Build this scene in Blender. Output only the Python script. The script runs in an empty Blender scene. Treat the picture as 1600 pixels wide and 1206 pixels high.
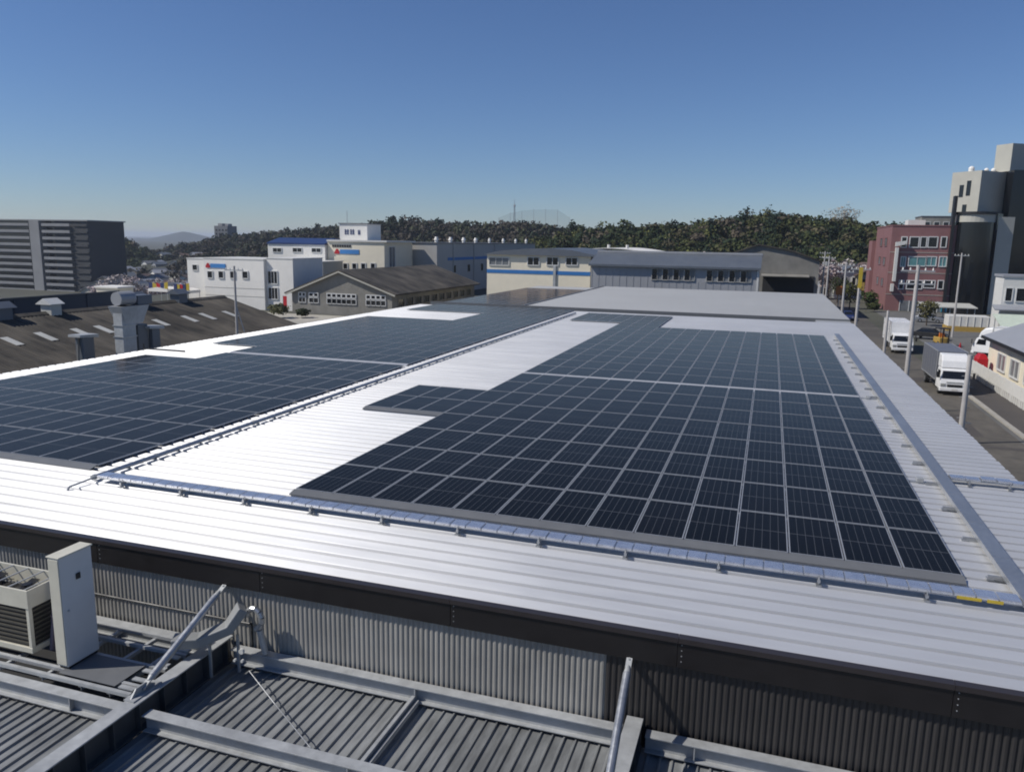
import bpy, math, random
import numpy as np
from mathutils import Vector, Matrix

random.seed(7)
rng = np.random.default_rng(7)
scene = bpy.context.scene
col = scene.collection

# ------------------------------------------------------------------ camera
cam_d = bpy.data.cameras.new('camera'); cam = bpy.data.objects.new('camera', cam_d); col.objects.link(cam)
cam_d.sensor_fit = 'HORIZONTAL'; cam_d.sensor_width = 36.0; cam_d.lens = 27.366
cam_d.clip_start = 0.1; cam_d.clip_end = 20000
rt = Vector((0.94986, 0.31220, 0.01722)); up = Vector((-0.07306, 0.16808, 0.98306)); fw = Vector((-0.30402, 0.93503, -0.18246))
cam.matrix_world = Matrix(((rt.x, up.x, -fw.x, -3.741), (rt.y, up.y, -fw.y, -15.147), (rt.z, up.z, -fw.z, 5.802), (0, 0, 0, 1)))
scene.camera = cam

# ------------------------------------------------------------------ sky and sun
SUN = Vector((-2.0, -1.0, 2.25)).normalized()          # towards the sun: left, a little behind the camera
elev = math.asin(SUN.z); azim = math.atan2(SUN.x, SUN.y)
world = bpy.data.worlds.new('World'); scene.world = world; world.use_nodes = True
wn = world.node_tree; wn.nodes.clear()
sky = wn.nodes.new('ShaderNodeTexSky'); sky.sky_type = 'NISHITA'; sky.sun_disc = False
sky.sun_elevation = elev; sky.sun_rotation = azim; sky.altitude = 50; sky.air_density = 1.0; sky.dust_density = 0.0; sky.ozone_density = 5.0
bg = wn.nodes.new('ShaderNodeBackground'); bg.inputs[1].default_value = 0.070
wo = wn.nodes.new('ShaderNodeOutputWorld')
wb = wn.nodes.new('ShaderNodeVectorMath'); wb.operation = 'MULTIPLY'; wb.inputs[1].default_value = (.845, .945, 1.175)   # the photograph's cool white balance
wn.links.new(sky.outputs[0], wb.inputs[0]); wn.links.new(wb.outputs[0], bg.inputs[0]); wn.links.new(bg.outputs[0], wo.inputs[0])
sl = bpy.data.lights.new('sun', 'SUN'); sl.energy = 4.2; sl.angle = math.radians(0.53); sl.color = (1.0, 0.955, 0.89)
so = bpy.data.objects.new('sun', sl); col.objects.link(so); so.location = (-60, -40, 80)
so.rotation_euler = SUN.to_track_quat('Z', 'Y').to_euler()
vs = scene.view_settings; vs.view_transform = 'Standard'; vs.look = 'None'; vs.gamma = 1.0; vs.exposure = 0.0; vs.use_curve_mapping = False
scene.render.engine = 'CYCLES'
scene.cycles.use_denoising = True
scene.cycles.filter_width = 1.9; scene.cycles.max_bounces = 6; scene.cycles.volume_bounces = 0

# ------------------------------------------------------------------ helpers
class MB:
    """collects geometry in world coordinates; build() links it as one mesh object"""
    def __init__(s): s.v = []; s.f = []; s.m = []
    def add(s, vs, fs, mi=0):
        n = len(s.v); s.v += [tuple(p) for p in vs]
        s.f += [tuple(i + n for i in f) for f in fs]; s.m += [mi] * len(fs); return s
    def box(s, x0, x1, y0, y1, z0, z1, mi=0):
        return s.add([(x0,y0,z0),(x1,y0,z0),(x1,y1,z0),(x0,y1,z0),(x0,y0,z1),(x1,y0,z1),(x1,y1,z1),(x0,y1,z1)],
                     [(0,3,2,1),(4,5,6,7),(0,1,5,4),(1,2,6,5),(2,3,7,6),(3,0,4,7)], mi)
    def prism(s, pts, axis, a0, a1, mi=0):
        """polygon pts (2d) extruded along axis 'x' (pts = y,z), 'y' (pts = x,z) or 'z' (pts = x,y)"""
        def P(p, a): return (a, p[0], p[1]) if axis == 'x' else ((p[0], a, p[1]) if axis == 'y' else (p[0], p[1], a))
        n = len(pts)
        fs = [tuple(range(n)), tuple(range(2*n-1, n-1, -1))] + [(i, i+n, (i+1) % n + n, (i+1) % n) for i in range(n)]
        return s.add([P(p, a0) for p in pts] + [P(p, a1) for p in pts], fs, mi)
    def tube(s, p0, p1, r, n=10, r1=None, mi=0):
        p0 = Vector(p0); p1 = Vector(p1); r1 = r if r1 is None else r1
        d = (p1 - p0).normalized(); a = d.orthogonal().normalized(); b = d.cross(a)
        vs = []
        for p, q in ((p0, r), (p1, r1)):
            for i in range(n):
                t = 2*math.pi*i/n; vs.append(p + a*math.cos(t)*q + b*math.sin(t)*q)
        return s.add(vs, [(i, (i+1) % n, (i+1) % n + n, i+n) for i in range(n)] + [tuple(range(n-1, -1, -1)), tuple(range(n, 2*n))], mi)
    def path(s, pts, r, n=8, mi=0):
        for a, b in zip(pts[:-1], pts[1:]): s.tube(a, b, r, n, mi=mi)
        return s
    def bar(s, p0, p1, w, h, upv=(0,0,1), mi=0):
        """rectangular bar from p0 to p1, width w sideways, height h along upv"""
        p0 = Vector(p0); p1 = Vector(p1); d = (p1-p0).normalized(); u = Vector(upv); sd = d.cross(u).normalized(); u = sd.cross(d)
        vs = [p + sd*a*w/2 + u*b*h/2 for p in (p0, p1) for a, b in ((-1,-1),(1,-1),(1,1),(-1,1))]
        return s.add(vs, [(3,2,1,0),(4,5,6,7),(0,1,5,4),(1,2,6,5),(2,3,7,6),(3,0,4,7)], mi)
    def loft(s, rings, mi=0, closed=True, caps=True):
        n = len(rings[0]); vs = [p for r in rings for p in r]; fs = []
        for k in range(len(rings)-1):
            for i in range(n if closed else n-1):
                j = (i+1) % n; fs.append((k*n+i, k*n+j, (k+1)*n+j, (k+1)*n+i))
        if caps: fs += [tuple(range(n-1, -1, -1)), tuple(range((len(rings)-1)*n, len(rings)*n))]
        return s.add(vs, fs, mi)
    def mesh(s, name, mats):
        me = bpy.data.meshes.new(name); me.from_pydata(s.v, [], s.f)
        for m in (mats if isinstance(mats, (list, tuple)) else [mats]): me.materials.append(m)
        me.polygons.foreach_set('material_index', s.m); me.update()
        return me
    def build(s, name, mats, parent=None, bevel=0, smooth=False):
        return link(name, s.mesh(name, mats), parent, bevel=bevel, smooth=smooth)

def link(name, me, parent=None, loc=(0,0,0), rz=0, bevel=0, smooth=False):
    o = bpy.data.objects.new(name, me); col.objects.link(o); o.location = loc; o.rotation_euler.z = rz; o.parent = parent
    if smooth:
        me.polygons.foreach_set('use_smooth', [True]*len(me.polygons))
    if bevel:
        b = o.modifiers.new('edge_softening', 'BEVEL'); b.width = bevel; b.segments = 2; b.limit_method = 'ANGLE'
    return o
def tag(o, label=None, cat=None, group=None, kind=None):
    if label: o['label'] = label
    if cat: o['category'] = cat
    if group: o['group'] = group
    if kind: o['kind'] = kind
    return o
def thing(name, label, cat, group=None, loc=(0,0,0), rz=0):
    o = bpy.data.objects.new(name, None); col.objects.link(o); o.location = loc; o.rotation_euler.z = rz; o.empty_display_size = .3
    return tag(o, label, cat, group)
def settle(root):
    """put the Empty of a thing built in world coordinates at the thing's base"""
    P = []
    for ch in root.children:
        if ch.type == 'MESH':
            n = len(ch.data.vertices); a = np.empty(n*3); ch.data.vertices.foreach_get('co', a); a = a.reshape(-1, 3) + np.array(ch.location)
            P.append(a.min(0)); P.append(a.max(0))
    P = np.array(P); lo, hi = P.min(0), P.max(0)
    c = Vector(((lo[0]+hi[0])/2, (lo[1]+hi[1])/2, lo[2]))
    root.location = c
    for ch in root.children: ch.location = ch.location - c
    return root
def copy_tree(o, parent=None):
    c = o.copy(); col.objects.link(c); c.parent = parent
    for ch in list(o.children): copy_tree(ch, c)
    return c

def mat(name, c, rough=.6, metal=0.0, var=.12, scale=2.0, big=.12, bump=0.0, bscale=40, spec=.5, rvar=.08, stretch=(1,1,1)):
    m = bpy.data.materials.new(name); m.use_nodes = True; nt = m.node_tree; N = nt.nodes; L = nt.links
    p = N['Principled BSDF']; p.inputs['Roughness'].default_value = rough; p.inputs['Metallic'].default_value = metal
    p.inputs['Specular IOR Level'].default_value = spec
    g = N.new('ShaderNodeNewGeometry'); mp = N.new('ShaderNodeMapping'); mp.inputs['Scale'].default_value = stretch
    L.new(g.outputs['Position'], mp.inputs[0])
    n1 = N.new('ShaderNodeTexNoise'); n1.inputs['Scale'].default_value = scale; n1.inputs['Detail'].default_value = 6; n1.inputs['Roughness'].default_value = .65
    n2 = N.new('ShaderNodeTexNoise'); n2.inputs['Scale'].default_value = big; n2.inputs['Detail'].default_value = 3
    L.new(mp.outputs[0], n1.inputs['Vector']); L.new(g.outputs['Position'], n2.inputs['Vector'])
    ad = N.new('ShaderNodeMath'); ad.operation = 'ADD'; L.new(n1.outputs[0], ad.inputs[0]); L.new(n2.outputs[0], ad.inputs[1])
    mr = N.new('ShaderNodeMapRange'); mr.inputs[1].default_value = .7; mr.inputs[2].default_value = 1.3; mr.inputs[3].default_value = 1-var; mr.inputs[4].default_value = 1+var
    L.new(ad.outputs[0], mr.inputs[0])
    mx = N.new('ShaderNodeVectorMath'); mx.operation = 'SCALE'; mx.inputs[0].default_value = c[:3]; L.new(mr.outputs[0], mx.inputs['Scale'])
    L.new(mx.outputs[0], p.inputs['Base Color'])
    rr = N.new('ShaderNodeMapRange'); rr.inputs[1].default_value = .3; rr.inputs[2].default_value = .7; rr.inputs[3].default_value = max(.02, rough-rvar); rr.inputs[4].default_value = min(1, rough+rvar)
    L.new(n1.outputs[0], rr.inputs[0]); L.new(rr.outputs[0], p.inputs['Roughness'])
    if bump:
        nb = N.new('ShaderNodeTexNoise'); nb.inputs['Scale'].default_value = bscale; nb.inputs['Detail'].default_value = 4; L.new(mp.outputs[0], nb.inputs['Vector'])
        b = N.new('ShaderNodeBump'); b.inputs['Strength'].default_value = bump; b.inputs['Distance'].default_value = .02; L.new(nb.outputs[0], b.inputs['Height']); L.new(b.outputs[0], p.inputs['Normal'])
    return m
def attr_mat(name, rough=.85):
    m = bpy.data.materials.new(name); m.use_nodes = True; nt = m.node_tree; N = nt.nodes; L = nt.links
    p = N['Principled BSDF']; p.inputs['Roughness'].default_value = rough; p.inputs['Specular IOR Level'].default_value = .2
    a = N.new('ShaderNodeAttribute'); a.attribute_name = 'leaf_colour'; L.new(a.outputs['Color'], p.inputs['Base Color'])
    return m

K = {}
K['roof'] = mat('coated_roof_steel', (.66, .66, .655), .58, .5, .06, 1.2, .2, rvar=.05, stretch=(.25, 1, 1))
_p = K['roof'].node_tree.nodes['Principled BSDF']; _p.inputs['Anisotropic'].default_value = .78      # rolled along the sheets: glints spread across the ribs
_t = K['roof'].node_tree.nodes.new('ShaderNodeCombineXYZ'); _t.inputs[1].default_value = 1.0; K['roof'].node_tree.links.new(_t.outputs[0], _p.inputs['Tangent'])
K['roof2'] = mat('grey_roof_steel', (.335, .342, .348), .6, .1, .05, 1.0, .1)
K['galv'] = mat('galvanised_steel', (.42, .43, .44), .40, .75, .16, 9, .6)
K['galv_dull'] = mat('weathered_galvanised_steel', (.40, .41, .41), .55, .25, .2, 5, .7)
K['tray'] = mat('polished_zinc_tray', (.70, .71, .74), .28, .8, .12, 6, .5)
K['frame'] = mat('anodised_aluminium', (.40, .41, .42), .45, .4, .06, 4)
K['skirt'] = mat('grey_skirt_plate', (.14, .145, .15), .55, .1, .08, 2)
K['skirt_sunlit'] = mat('sunlit_seam_plate', (.42, .43, .45), .5, .2, .08, 2)  # pale colour stands for the sunlit roof ribs in the array seam
K['steel_dark'] = mat('dark_steel_and_girder_shade', (.075, .078, .08), .55, .1, .25, 4, .6)  # manhole steel; on the girder webs the colour carries their shade
K['fascia'] = mat('dark_brown_fascia', (.011, .009, .009), .45, .0, .15, 3)
K['lip'] = mat('brown_drip_edge', (.035, .029, .029), .4, .1, .1, 3)
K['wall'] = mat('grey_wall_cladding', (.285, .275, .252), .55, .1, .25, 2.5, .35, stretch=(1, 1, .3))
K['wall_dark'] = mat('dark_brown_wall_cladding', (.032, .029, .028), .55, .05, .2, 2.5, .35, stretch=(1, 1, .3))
K['deck'] = mat('weathered_roof_deck', (.225, .232, .232), .55, .2, .35, 3.5, .5, stretch=(2, .4, 1))
K['shadow_gap'] = mat('dark_underlay_and_shade', (.02, .02, .02), .8)  # dark underlay; also paints the shade of the pit and open front
K['concrete'] = mat('pole_concrete', (.42, .40, .38), .8, 0, .12, 3, bump=.2)
K['asphalt'] = mat('asphalt', (.092, .083, .069), .85, 0, .4, 1.3, .12, bump=.3)
K['asphalt_lot'] = mat('old_lot_asphalt', (.12, .118, .112), .88, 0, .2, .9, .08, bump=.3)
K['pavement'] = mat('pavement_dark', (.07, .062, .056), .85, 0, .2, 1.5, .2)
K['kerb'] = mat('kerb_concrete', (.34, .32, .28), .85, 0, .15, 3)
K['ground'] = mat('town_ground', (.065, .066, .048), .95, 0, .3, .06, .01)
K['hill'] = mat('hill_soil', (.032, .034, .02), .95, 0, .3, .08, .02)
K['cream'] = mat('cream_render', (.76, .69, .54), .75, 0, .07, 1.0, .15)
K['white'] = mat('white_cladding', (.76, .735, .68), .65, 0, .06, .8, .15)
K['offwhite'] = mat('off_white_paint', (.62, .61, .57), .6, 0, .08, 2)
K['beige'] = mat('beige_cladding', (.43, .41, .35), .7, 0, .07, .8, .15)
K['grey_clad'] = mat('grey_metal_cladding', (.33, .335, .345), .55, .1, .08, 1.0, .15, stretch=(1, 1, .2))
K['grey_clad2'] = mat('long_hall_cladding', (.40, .39, .365), .65, 0, .07, 1.0, .15)
K['blue'] = mat('blue_band_paint', (.03, .16, .42), .5, 0, .1, 1)
K['blue_roof'] = mat('blue_roof_sheet', (.02, .045, .14), .5, .1, .1, 1)
K['dkgrey_roof'] = mat('dark_grey_roof_sheet', (.12, .135, .155), .5, .2, .1, 1, .2)
K['brown_roof'] = mat('old_fibre_cement_roof', (.062, .054, .043), .92, 0, .95, .8, .22, bump=.3, stretch=(.25, 1.5, 1))
K['taupe'] = mat('weathered_grey_mortar', (.22, .21, .185), .85, 0, .3, .6, .12)
K['glass'] = mat('dark_window_glass', (.012, .014, .017), .12, 0, .2, 1, rvar=.04)
K['teal_reflect_sign'] = mat('teal_reflection_and_sign', (.10, .23, .24), .15, 0, .3, 1.5, rvar=.04)  # teal reflection put into the pane colour; also the green sign
K['glass_grey'] = mat('grey_window_glass', (.16, .17, .18), .2, 0, .3, 1.5)
K['frame_w'] = mat('white_window_frame', (.62, .62, .60), .5, 0, .05, 2)
K['pink'] = mat('pink_tile', (.225, .108, .104), .6, 0, .12, 3, .4)
K['black_glass'] = mat('black_curtain_glass', (.008, .009, .011), .1, 0, .3, .5, rvar=.04)
K['tower_cream'] = mat('tower_cream_tile', (.42, .41, .355), .65, 0, .06, .8)
K['apart'] = mat('apartment_concrete', (.05, .052, .055), .85, 0, .12, .3)
K['apart_l'] = mat('apartment_balcony_white', (.26, .26, .26), .8, 0, .12, .3)
K['bluegrey_wall'] = mat('bluegrey_factory_wall', (.045, .058, .078), .75, 0, .1, .5)
K['truck_white'] = mat('truck_white_paint', (.78, .78, .77), .28, 0, .04, 2)
K['truck_box'] = mat('truck_grey_panel', (.17, .18, .21), .45, .2, .06, 2)
K['rubber'] = mat('black_rubber', (.012, .012, .012), .8)
K['black'] = mat('black_plastic', (.015, .015, .016), .5)
K['lamp_glass'] = mat('headlamp_glass', (.32, .33, .32), .15)
K['red'] = mat('red_paint', (.42, .012, .018), .4, 0, .1, 3)
K['yellow'] = mat('yellow_paint', (.45, .33, .03), .5, 0, .1, 3)
K['ochre'] = mat('ochre_paint', (.38, .25, .06), .6, 0, .1, 3)
K['orange'] = mat('orange_paint', (.55, .16, .02), .5, 0, .1, 3)
K['cyan'] = mat('cyan_sign', (.03, .35, .50), .5, 0, .05, 3)
K['signblue'] = mat('sign_blue', (.05, .21, .50), .5, 0, .1, 3)
K['navy'] = mat('navy_paint', (.02, .035, .12), .5, 0, .1, 3)
K['bark'] = mat('tree_bark', (.06, .045, .035), .9, 0, .3, 4)
K['leaf'] = attr_mat('foliage')
K['blossom'] = attr_mat('blossom', .9)
K['tile_grey'] = mat('house_roof_grey', (.13, .135, .145), .6, 0, .15, 1.5)
K['lichen'] = mat('pale_roof_sheet', (.30, .31, .33), .55, .1, .08, 1)
K['acbody'] = mat('aged_cream_enamel', (.56, .535, .44), .5, 0, .12, 3, bump=.05)
K['cabinet'] = mat('grey_cream_cabinet', (.62, .61, .59), .5, 0, .06, 4)
K['louvre'] = mat('dirty_dark_louvre', (.07, .065, .052), .7, 0, .2, 4)
K['duct_grey'] = mat('grey_duct_enamel', (.27, .275, .27), .5, .1, .1, 4)
K['mountain'] = mat('far_mountain', (.06, .07, .07), .95, 0, .1, .002)
K['skylight'] = mat('skylight_sheet', (.50, .49, .44), .5, 0, .12, 2)

def panel_material():
    m = bpy.data.materials.new('solar_cells'); m.use_nodes = True; nt = m.node_tree; N = nt.nodes; L = nt.links
    p = N['Principled BSDF']; p.inputs['Roughness'].default_value = .13; p.inputs['Specular IOR Level'].default_value = 0
    tc = N.new('ShaderNodeTexCoord'); sp = N.new('ShaderNodeSeparateXYZ'); L.new(tc.outputs['Object'], sp.inputs[0])
    def math_(op, a, b=None):
        n = N.new('ShaderNodeMath'); n.operation = op
        for i, v in enumerate((a, b)):
            if v is None: continue
            if isinstance(v, (int, float)): n.inputs[i].default_value = v
            else: L.new(v, n.inputs[i])
        return n.outputs[0]
    def line(src, pitch, off, half):
        t = math_('ADD', math_('DIVIDE', src, pitch), off + 50.0)
        d = math_('ABSOLUTE', math_('SUBTRACT', math_('FRACT', t), .5))
        return math_('GREATER_THAN', d, .5 - half/pitch)
    cols_ = line(sp.outputs[0], .1573, 0.0, .0045)            # gaps between the six cell columns
    rows_ = line(sp.outputs[1], .0905, 0.0, .0016)             # gaps between half cells
    mid = math_('LESS_THAN', math_('ABSOLUTE', sp.outputs[1]), .013)
    oi = N.new('ShaderNodeObjectInfo')
    fine = line(sp.outputs[0], .01573, 0.0, .0007)
    def mixc(f, a, b):
        n = N.new('ShaderNodeMix'); n.data_type = 'RGBA'; L.new(f, n.inputs[0])
        for i, v in ((6, a), (7, b)):
            if isinstance(v, tuple): n.inputs[i].default_value = (*v, 1)
            else: L.new(v, n.inputs[i])
        return n.outputs[2]
    base = mixc(oi.outputs['Random'], (.0022, .0025, .0036), (.0042, .0045, .0060))
    c1 = mixc(fine, base, (.014, .015, .018))
    c2 = mixc(rows_, c1, (.018, .019, .023))
    c3 = mixc(cols_, c2, (.075, .078, .084))
    c4 = mixc(mid, c3, (.075, .078, .084))
    L.new(c4, p.inputs['Base Color'])
    g = N.new('ShaderNodeNewGeometry'); n1 = N.new('ShaderNodeTexNoise'); n1.inputs['Scale'].default_value = .9; n1.inputs['Detail'].default_value = 5
    L.new(g.outputs['Position'], n1.inputs['Vector'])
    mr = N.new('ShaderNodeMapRange'); mr.inputs[3].default_value = .10; mr.inputs[4].default_value = .2; L.new(n1.outputs[0], mr.inputs[0])
    gl = N.new('ShaderNodeBsdfGlossy'); gl.inputs['Color'].default_value = (1.0, .81, .66, 1); L.new(mr.outputs[0], gl.inputs['Roughness'])   # anti-reflective, slightly dusty cover glass
    fr = N.new('ShaderNodeFresnel'); fr.inputs['IOR'].default_value = 1.2; f2 = math_('MULTIPLY', fr.outputs[0], 1.12)
    ms = N.new('ShaderNodeMixShader'); L.new(f2, ms.inputs[0]); L.new(p.outputs[0], ms.inputs[1]); L.new(gl.outputs[0], ms.inputs[2]); L.new(ms.outputs[0], N['Material Output'].inputs[0])
    return m
K['cells'] = panel_material()

# ------------------------------------------------------------------ terrain
GZ = -6.0
def sstep(t): t = np.clip(t, 0, 1); return t*t*(3-2*t)
def gz(x, y): return GZ - 13.0*sstep((-np.asarray(x, float)-112)/110)
xs = np.unique(np.concatenate([np.linspace(-9000, -700, 12), np.linspace(-700, -60, 66), np.linspace(-60, 300, 19), np.linspace(300, 9000, 10)]))
ys = np.unique(np.concatenate([np.linspace(-400, 700, 45), np.linspace(700, 12000, 14)]))
def grid(xs, ys, zf, name, m, kind='structure'):
    X, Y = np.meshgrid(xs, ys); Z = zf(X, Y); nx = len(xs)
    v = np.stack([X, Y, Z], -1).reshape(-1, 3).tolist()
    f = [(j*nx+i, j*nx+i+1, (j+1)*nx+i+1, (j+1)*nx+i) for j in range(len(ys)-1) for i in range(nx-1)]
    b = MB(); b.add(v, f); o = b.build(name, m, smooth=True); tag(o, kind=kind); return o
grid(xs, ys, lambda X, Y: gz(X, Y), 'ground', K['ground'])

HILLS = {   # crest tree-top profile at the crest's distance, foot distance, tree height
    'near': dict(y=300, foot=228, back=380, th=8, pts=[(-190,-3),(-140,1),(-112,5),(-96,8.5),(-80,13),(-54,14.7),(-29,16.2),(-6,20.3),(16,17.8),(34,15.4),(58,16.6),(90,17),(150,12),(220,4)]),
    'middle': dict(y=420, foot=300, back=520, th=9, pts=[(-330,0),(-290,9),(-246,14.5),(-229,17.8),(-212,19.8),(-195,18),(-163,17),(-132,18.5),(-116,15.5),(-80,12),(-30,5)]),
    'left': dict(y=520, foot=400, back=640, th=9, pts=[(-510,-13),(-480,-6),(-456,0),(-431,4.5),(-394,11),(-364,12.8),(-335,15.5),(-302,17),(-250,14),(-200,6)]),
    'far_left': dict(y=420, foot=340, back=520, th=8, pts=[(-620,2),(-540,8),(-500,11),(-470,10),(-458,8),(-444,5),(-430,1),(-417,-5.5),(-404,-12),(-390,-19)]),
}
def hill_z(H):
    px = [p[0] for p in H['pts']]; pz = [p[1]-H['th'] for p in H['pts']]
    def f(X, Y):
        c = np.interp(X, px, pz); base = gz(X, Y) - 1.0
        t = np.where(Y < H['y'], sstep((Y-H['foot'])/(H['y']-H['foot'])), 1-.8*sstep((Y-H['y'])/(H['back']-H['y'])))
        return base + np.maximum(c-base, 0)*t
    return f
def leaf_cloud(name, trees, m, parent=None, kind=None):
    """trees: list of (x,y,z_base,radius,height,colour,n_faces,leaf_size): many small faces spread through each crown"""
    V = []; Cc = []
    for (x, y, z, r, h, c, n, s) in trees:
        u = rng.normal(size=(n, 3)); u /= np.linalg.norm(u, axis=1)[:, None]
        lump = 1 + .22*np.sin(u[:, 0]*5+x) * np.cos(u[:, 1]*4+y) + .18*np.sin(u[:, 2]*6+x*.7)
        rad = (rng.random(n)**.35) * lump
        ctr = np.stack([x+u[:, 0]*r*rad, y+u[:, 1]*r*rad, z+h*.56+u[:, 2]*h*.44*rad], -1)
        nrm = u + rng.normal(size=(n, 3))*.55; nrm /= np.linalg.norm(nrm, axis=1)[:, None]
        t = np.cross(nrm, rng.normal(size=(n, 3))); t /= np.linalg.norm(t, axis=1)[:, None]; b = np.cross(nrm, t)
        sz = (s*(.6+.8*rng.random(n)))[:, None]
        q = np.stack([ctr-t*sz-b*sz*.7, ctr+t*sz-b*sz*.5, ctr+t*sz*.8+b*sz*.7, ctr-t*sz*.9+b*sz*.6], 1)
        V.append(q.reshape(-1, 3))
        cc = np.array(c)[None]*(.8+.4*rng.random((n, 1))); Cc.append(np.repeat(cc, 4, 0))
    V = np.concatenate(V); Cc = np.concatenate(Cc); nq = len(V)//4
    me = bpy.data.meshes.new(name); me.vertices.add(len(V)); me.vertices.foreach_set('co', V.ravel())
    me.loops.add(len(V)); me.loops.foreach_set('vertex_index', np.arange(len(V)))
    me.polygons.add(nq); me.polygons.foreach_set('loop_start', np.arange(nq)*4); me.polygons.foreach_set('loop_total', np.full(nq, 4))
    a = me.color_attributes.new('leaf_colour', 'FLOAT_COLOR', 'POINT'); a.data.foreach_set('color', np.concatenate([Cc, np.ones((len(Cc), 1))], 1).ravel())
    me.materials.append(m); me.update(calc_edges=True); me.validate()
    o = link(name, me, parent)
    if kind: o['kind'] = kind
    return o
GREENS = [((.030,.042,.016), 5), ((.045,.055,.018), 4), ((.060,.062,.022), 3), ((.075,.066,.036), 3), ((.085,.070,.050), 2), ((.022,.034,.016), 4), ((.09,.095,.03), 1)]
BROWNS = [((.055,.047,.036), 5), ((.040,.042,.026), 4), ((.032,.038,.022), 4), ((.070,.060,.048), 3), ((.045,.050,.025), 2)]
def pick(P): return random.choices([p[0] for p in P], [p[1] for p in P])[0]
WOODS = {'near': (GREENS, 1500, (-185, 215), 226, 335), 'middle': (BROWNS, 1000, (-325, -40), 315, 450), 'left': (BROWNS, 760, (-505, -205), 430, 550), 'far_left': (GREENS, 500, (-600, -392), 345, 450)}
for k, H in HILLS.items():
    zf = hill_z(H); px = [p[0] for p in H['pts']]
    grid(np.linspace(px[0]-40, px[-1]+40, 70), np.linspace(H['foot']-10, H['back'], 24), zf, 'hill', K['hill'])
    P, n, (xa, xb), ya, yb = WOODS[k]; T = []
    for i in range(n):
        x = random.uniform(xa, xb); y = ya+(yb-ya)*random.random()**.8
        z = float(zf(np.array(x), np.array(y))); c = pick(P); r = random.uniform(2.6, 4.6)*(1 if k == 'near' else 1.25); h = H['th']*random.uniform(.7, 1.1)
        if random.random() < .07: h *= 1.25; r *= .6; c = (.016, .026, .014)
        T.append((x, y, z-.8, r, h, tuple(q*1.2 for q in c), 210 if k == 'near' else 130, .46 if k == 'near' else .7))
    if k == 'near':
        for i in range(520):
            x = random.uniform(-70, 95); y = random.uniform(226, 306); z = float(zf(np.array(x), np.array(y))); T.append((x, y, z-.8, random.uniform(2.8, 4.4), H['th']*random.uniform(.7, 1.0), tuple(q*1.1 for q in pick(P)), 200, .46))
    wood = leaf_cloud('wood', T, K['leaf'])
    tag(wood, {'near': 'green and brown wooded ridge behind the warehouses', 'middle': 'dark brownish wooded hill beyond the long grey hall', 'left': 'dark wooded hill with the small tower block on its shoulder',
               'far_left': 'dark wooded slope falling beside the apartment block'}[k], 'wood', kind='stuff')
# far blue mountain
px = [(-3300,-30),(-2960,-24),(-2865,-10),(-2790,-14),(-2690,8),(-2640,18),(-2600,24),(-2560,20),(-2515,6),(-2410,-18),(-2200,-30)]
b = MB(); ring = []
for dy, s in ((-300, 0), (0, 1), (500, 0)):
    ring.append([(x, 3000+dy, -60+(z*1.0+60)*s) for x, z in px])
b.loft(ring, closed=False, caps=False); tag(b.build('far_mountain', K['mountain'], smooth=True), kind='structure')

# ------------------------------------------------------------------ streets
def sheet(name, x0, x1, y0, y1, z, m, kind='structure'):
    b = MB(); b.box(x0, x1, y0, y1, z-.3, z); return tag(b.build(name, m), kind=kind)
sheet('road', 3.0, 12.3, -60, 420, GZ+.004, K['asphalt'])
sheet('parking_lot', 15.6, 70, 71.5, 148, GZ+.008, K['asphalt_lot'])
sheet('pavement', 12.62, 15.6, -40, 71.5, GZ+.12, K['pavement'])
b = MB(); b.box(-140, -35, 57, 91, GZ-.3, GZ+.004); tag(b.build('yard', mat('pale_yard_concrete', (.36, .34, .29), .9, 0, .15, .5)), kind='structure')
kr = MB(); kr.box(12.3, 12.62, -40, 71.5, GZ-.3, GZ+.06); kerb = tag(kr.build('kerb', K['kerb']), kind='structure')
ks = MB(); ks.box(12.29, 12.63, 0, 1.94, GZ+.06, GZ+.14); ksm = ks.mesh('kerb_stone', K['kerb'])
for i in range(28): link('kerb_stone', ksm, kerb, (0, 12+i*2.0, random.uniform(-.008, .008)))
gm = MB(); gm.box(11.95, 12.28, -40, 71.5, GZ-.2, GZ+.012); tag(gm.build('road_gutter', K['asphalt_lot']), kind='structure')
wl = MB(); wl.box(4.3, 4.45, -40, 420, GZ, GZ+.008); tag(wl.build('road_edge_line', K['offwhite']), kind='structure')

for (x0, x1, y0, y1) in ((8.6, 10.1, 40.5, 47.5), (5.6, 11.9, 37.2, 37.9), (6.2, 7.4, 52, 66), (9.4, 11.4, 62, 64.5), (5.5, 7.0, 88, 97)):
    pt = MB(); pt.box(x0, x1, y0, y1, GZ-.1, GZ+.009); tag(pt.build('road_patch', K['pavement']), kind='structure')
mh = MB(); mh.tube((9.9, 44.6, GZ), (9.9, 44.6, GZ+.013), .36, 20); tag(mh.build('manhole_cover', K['steel_dark']), 'round manhole cover in the road before the near truck', 'manhole')

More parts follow.
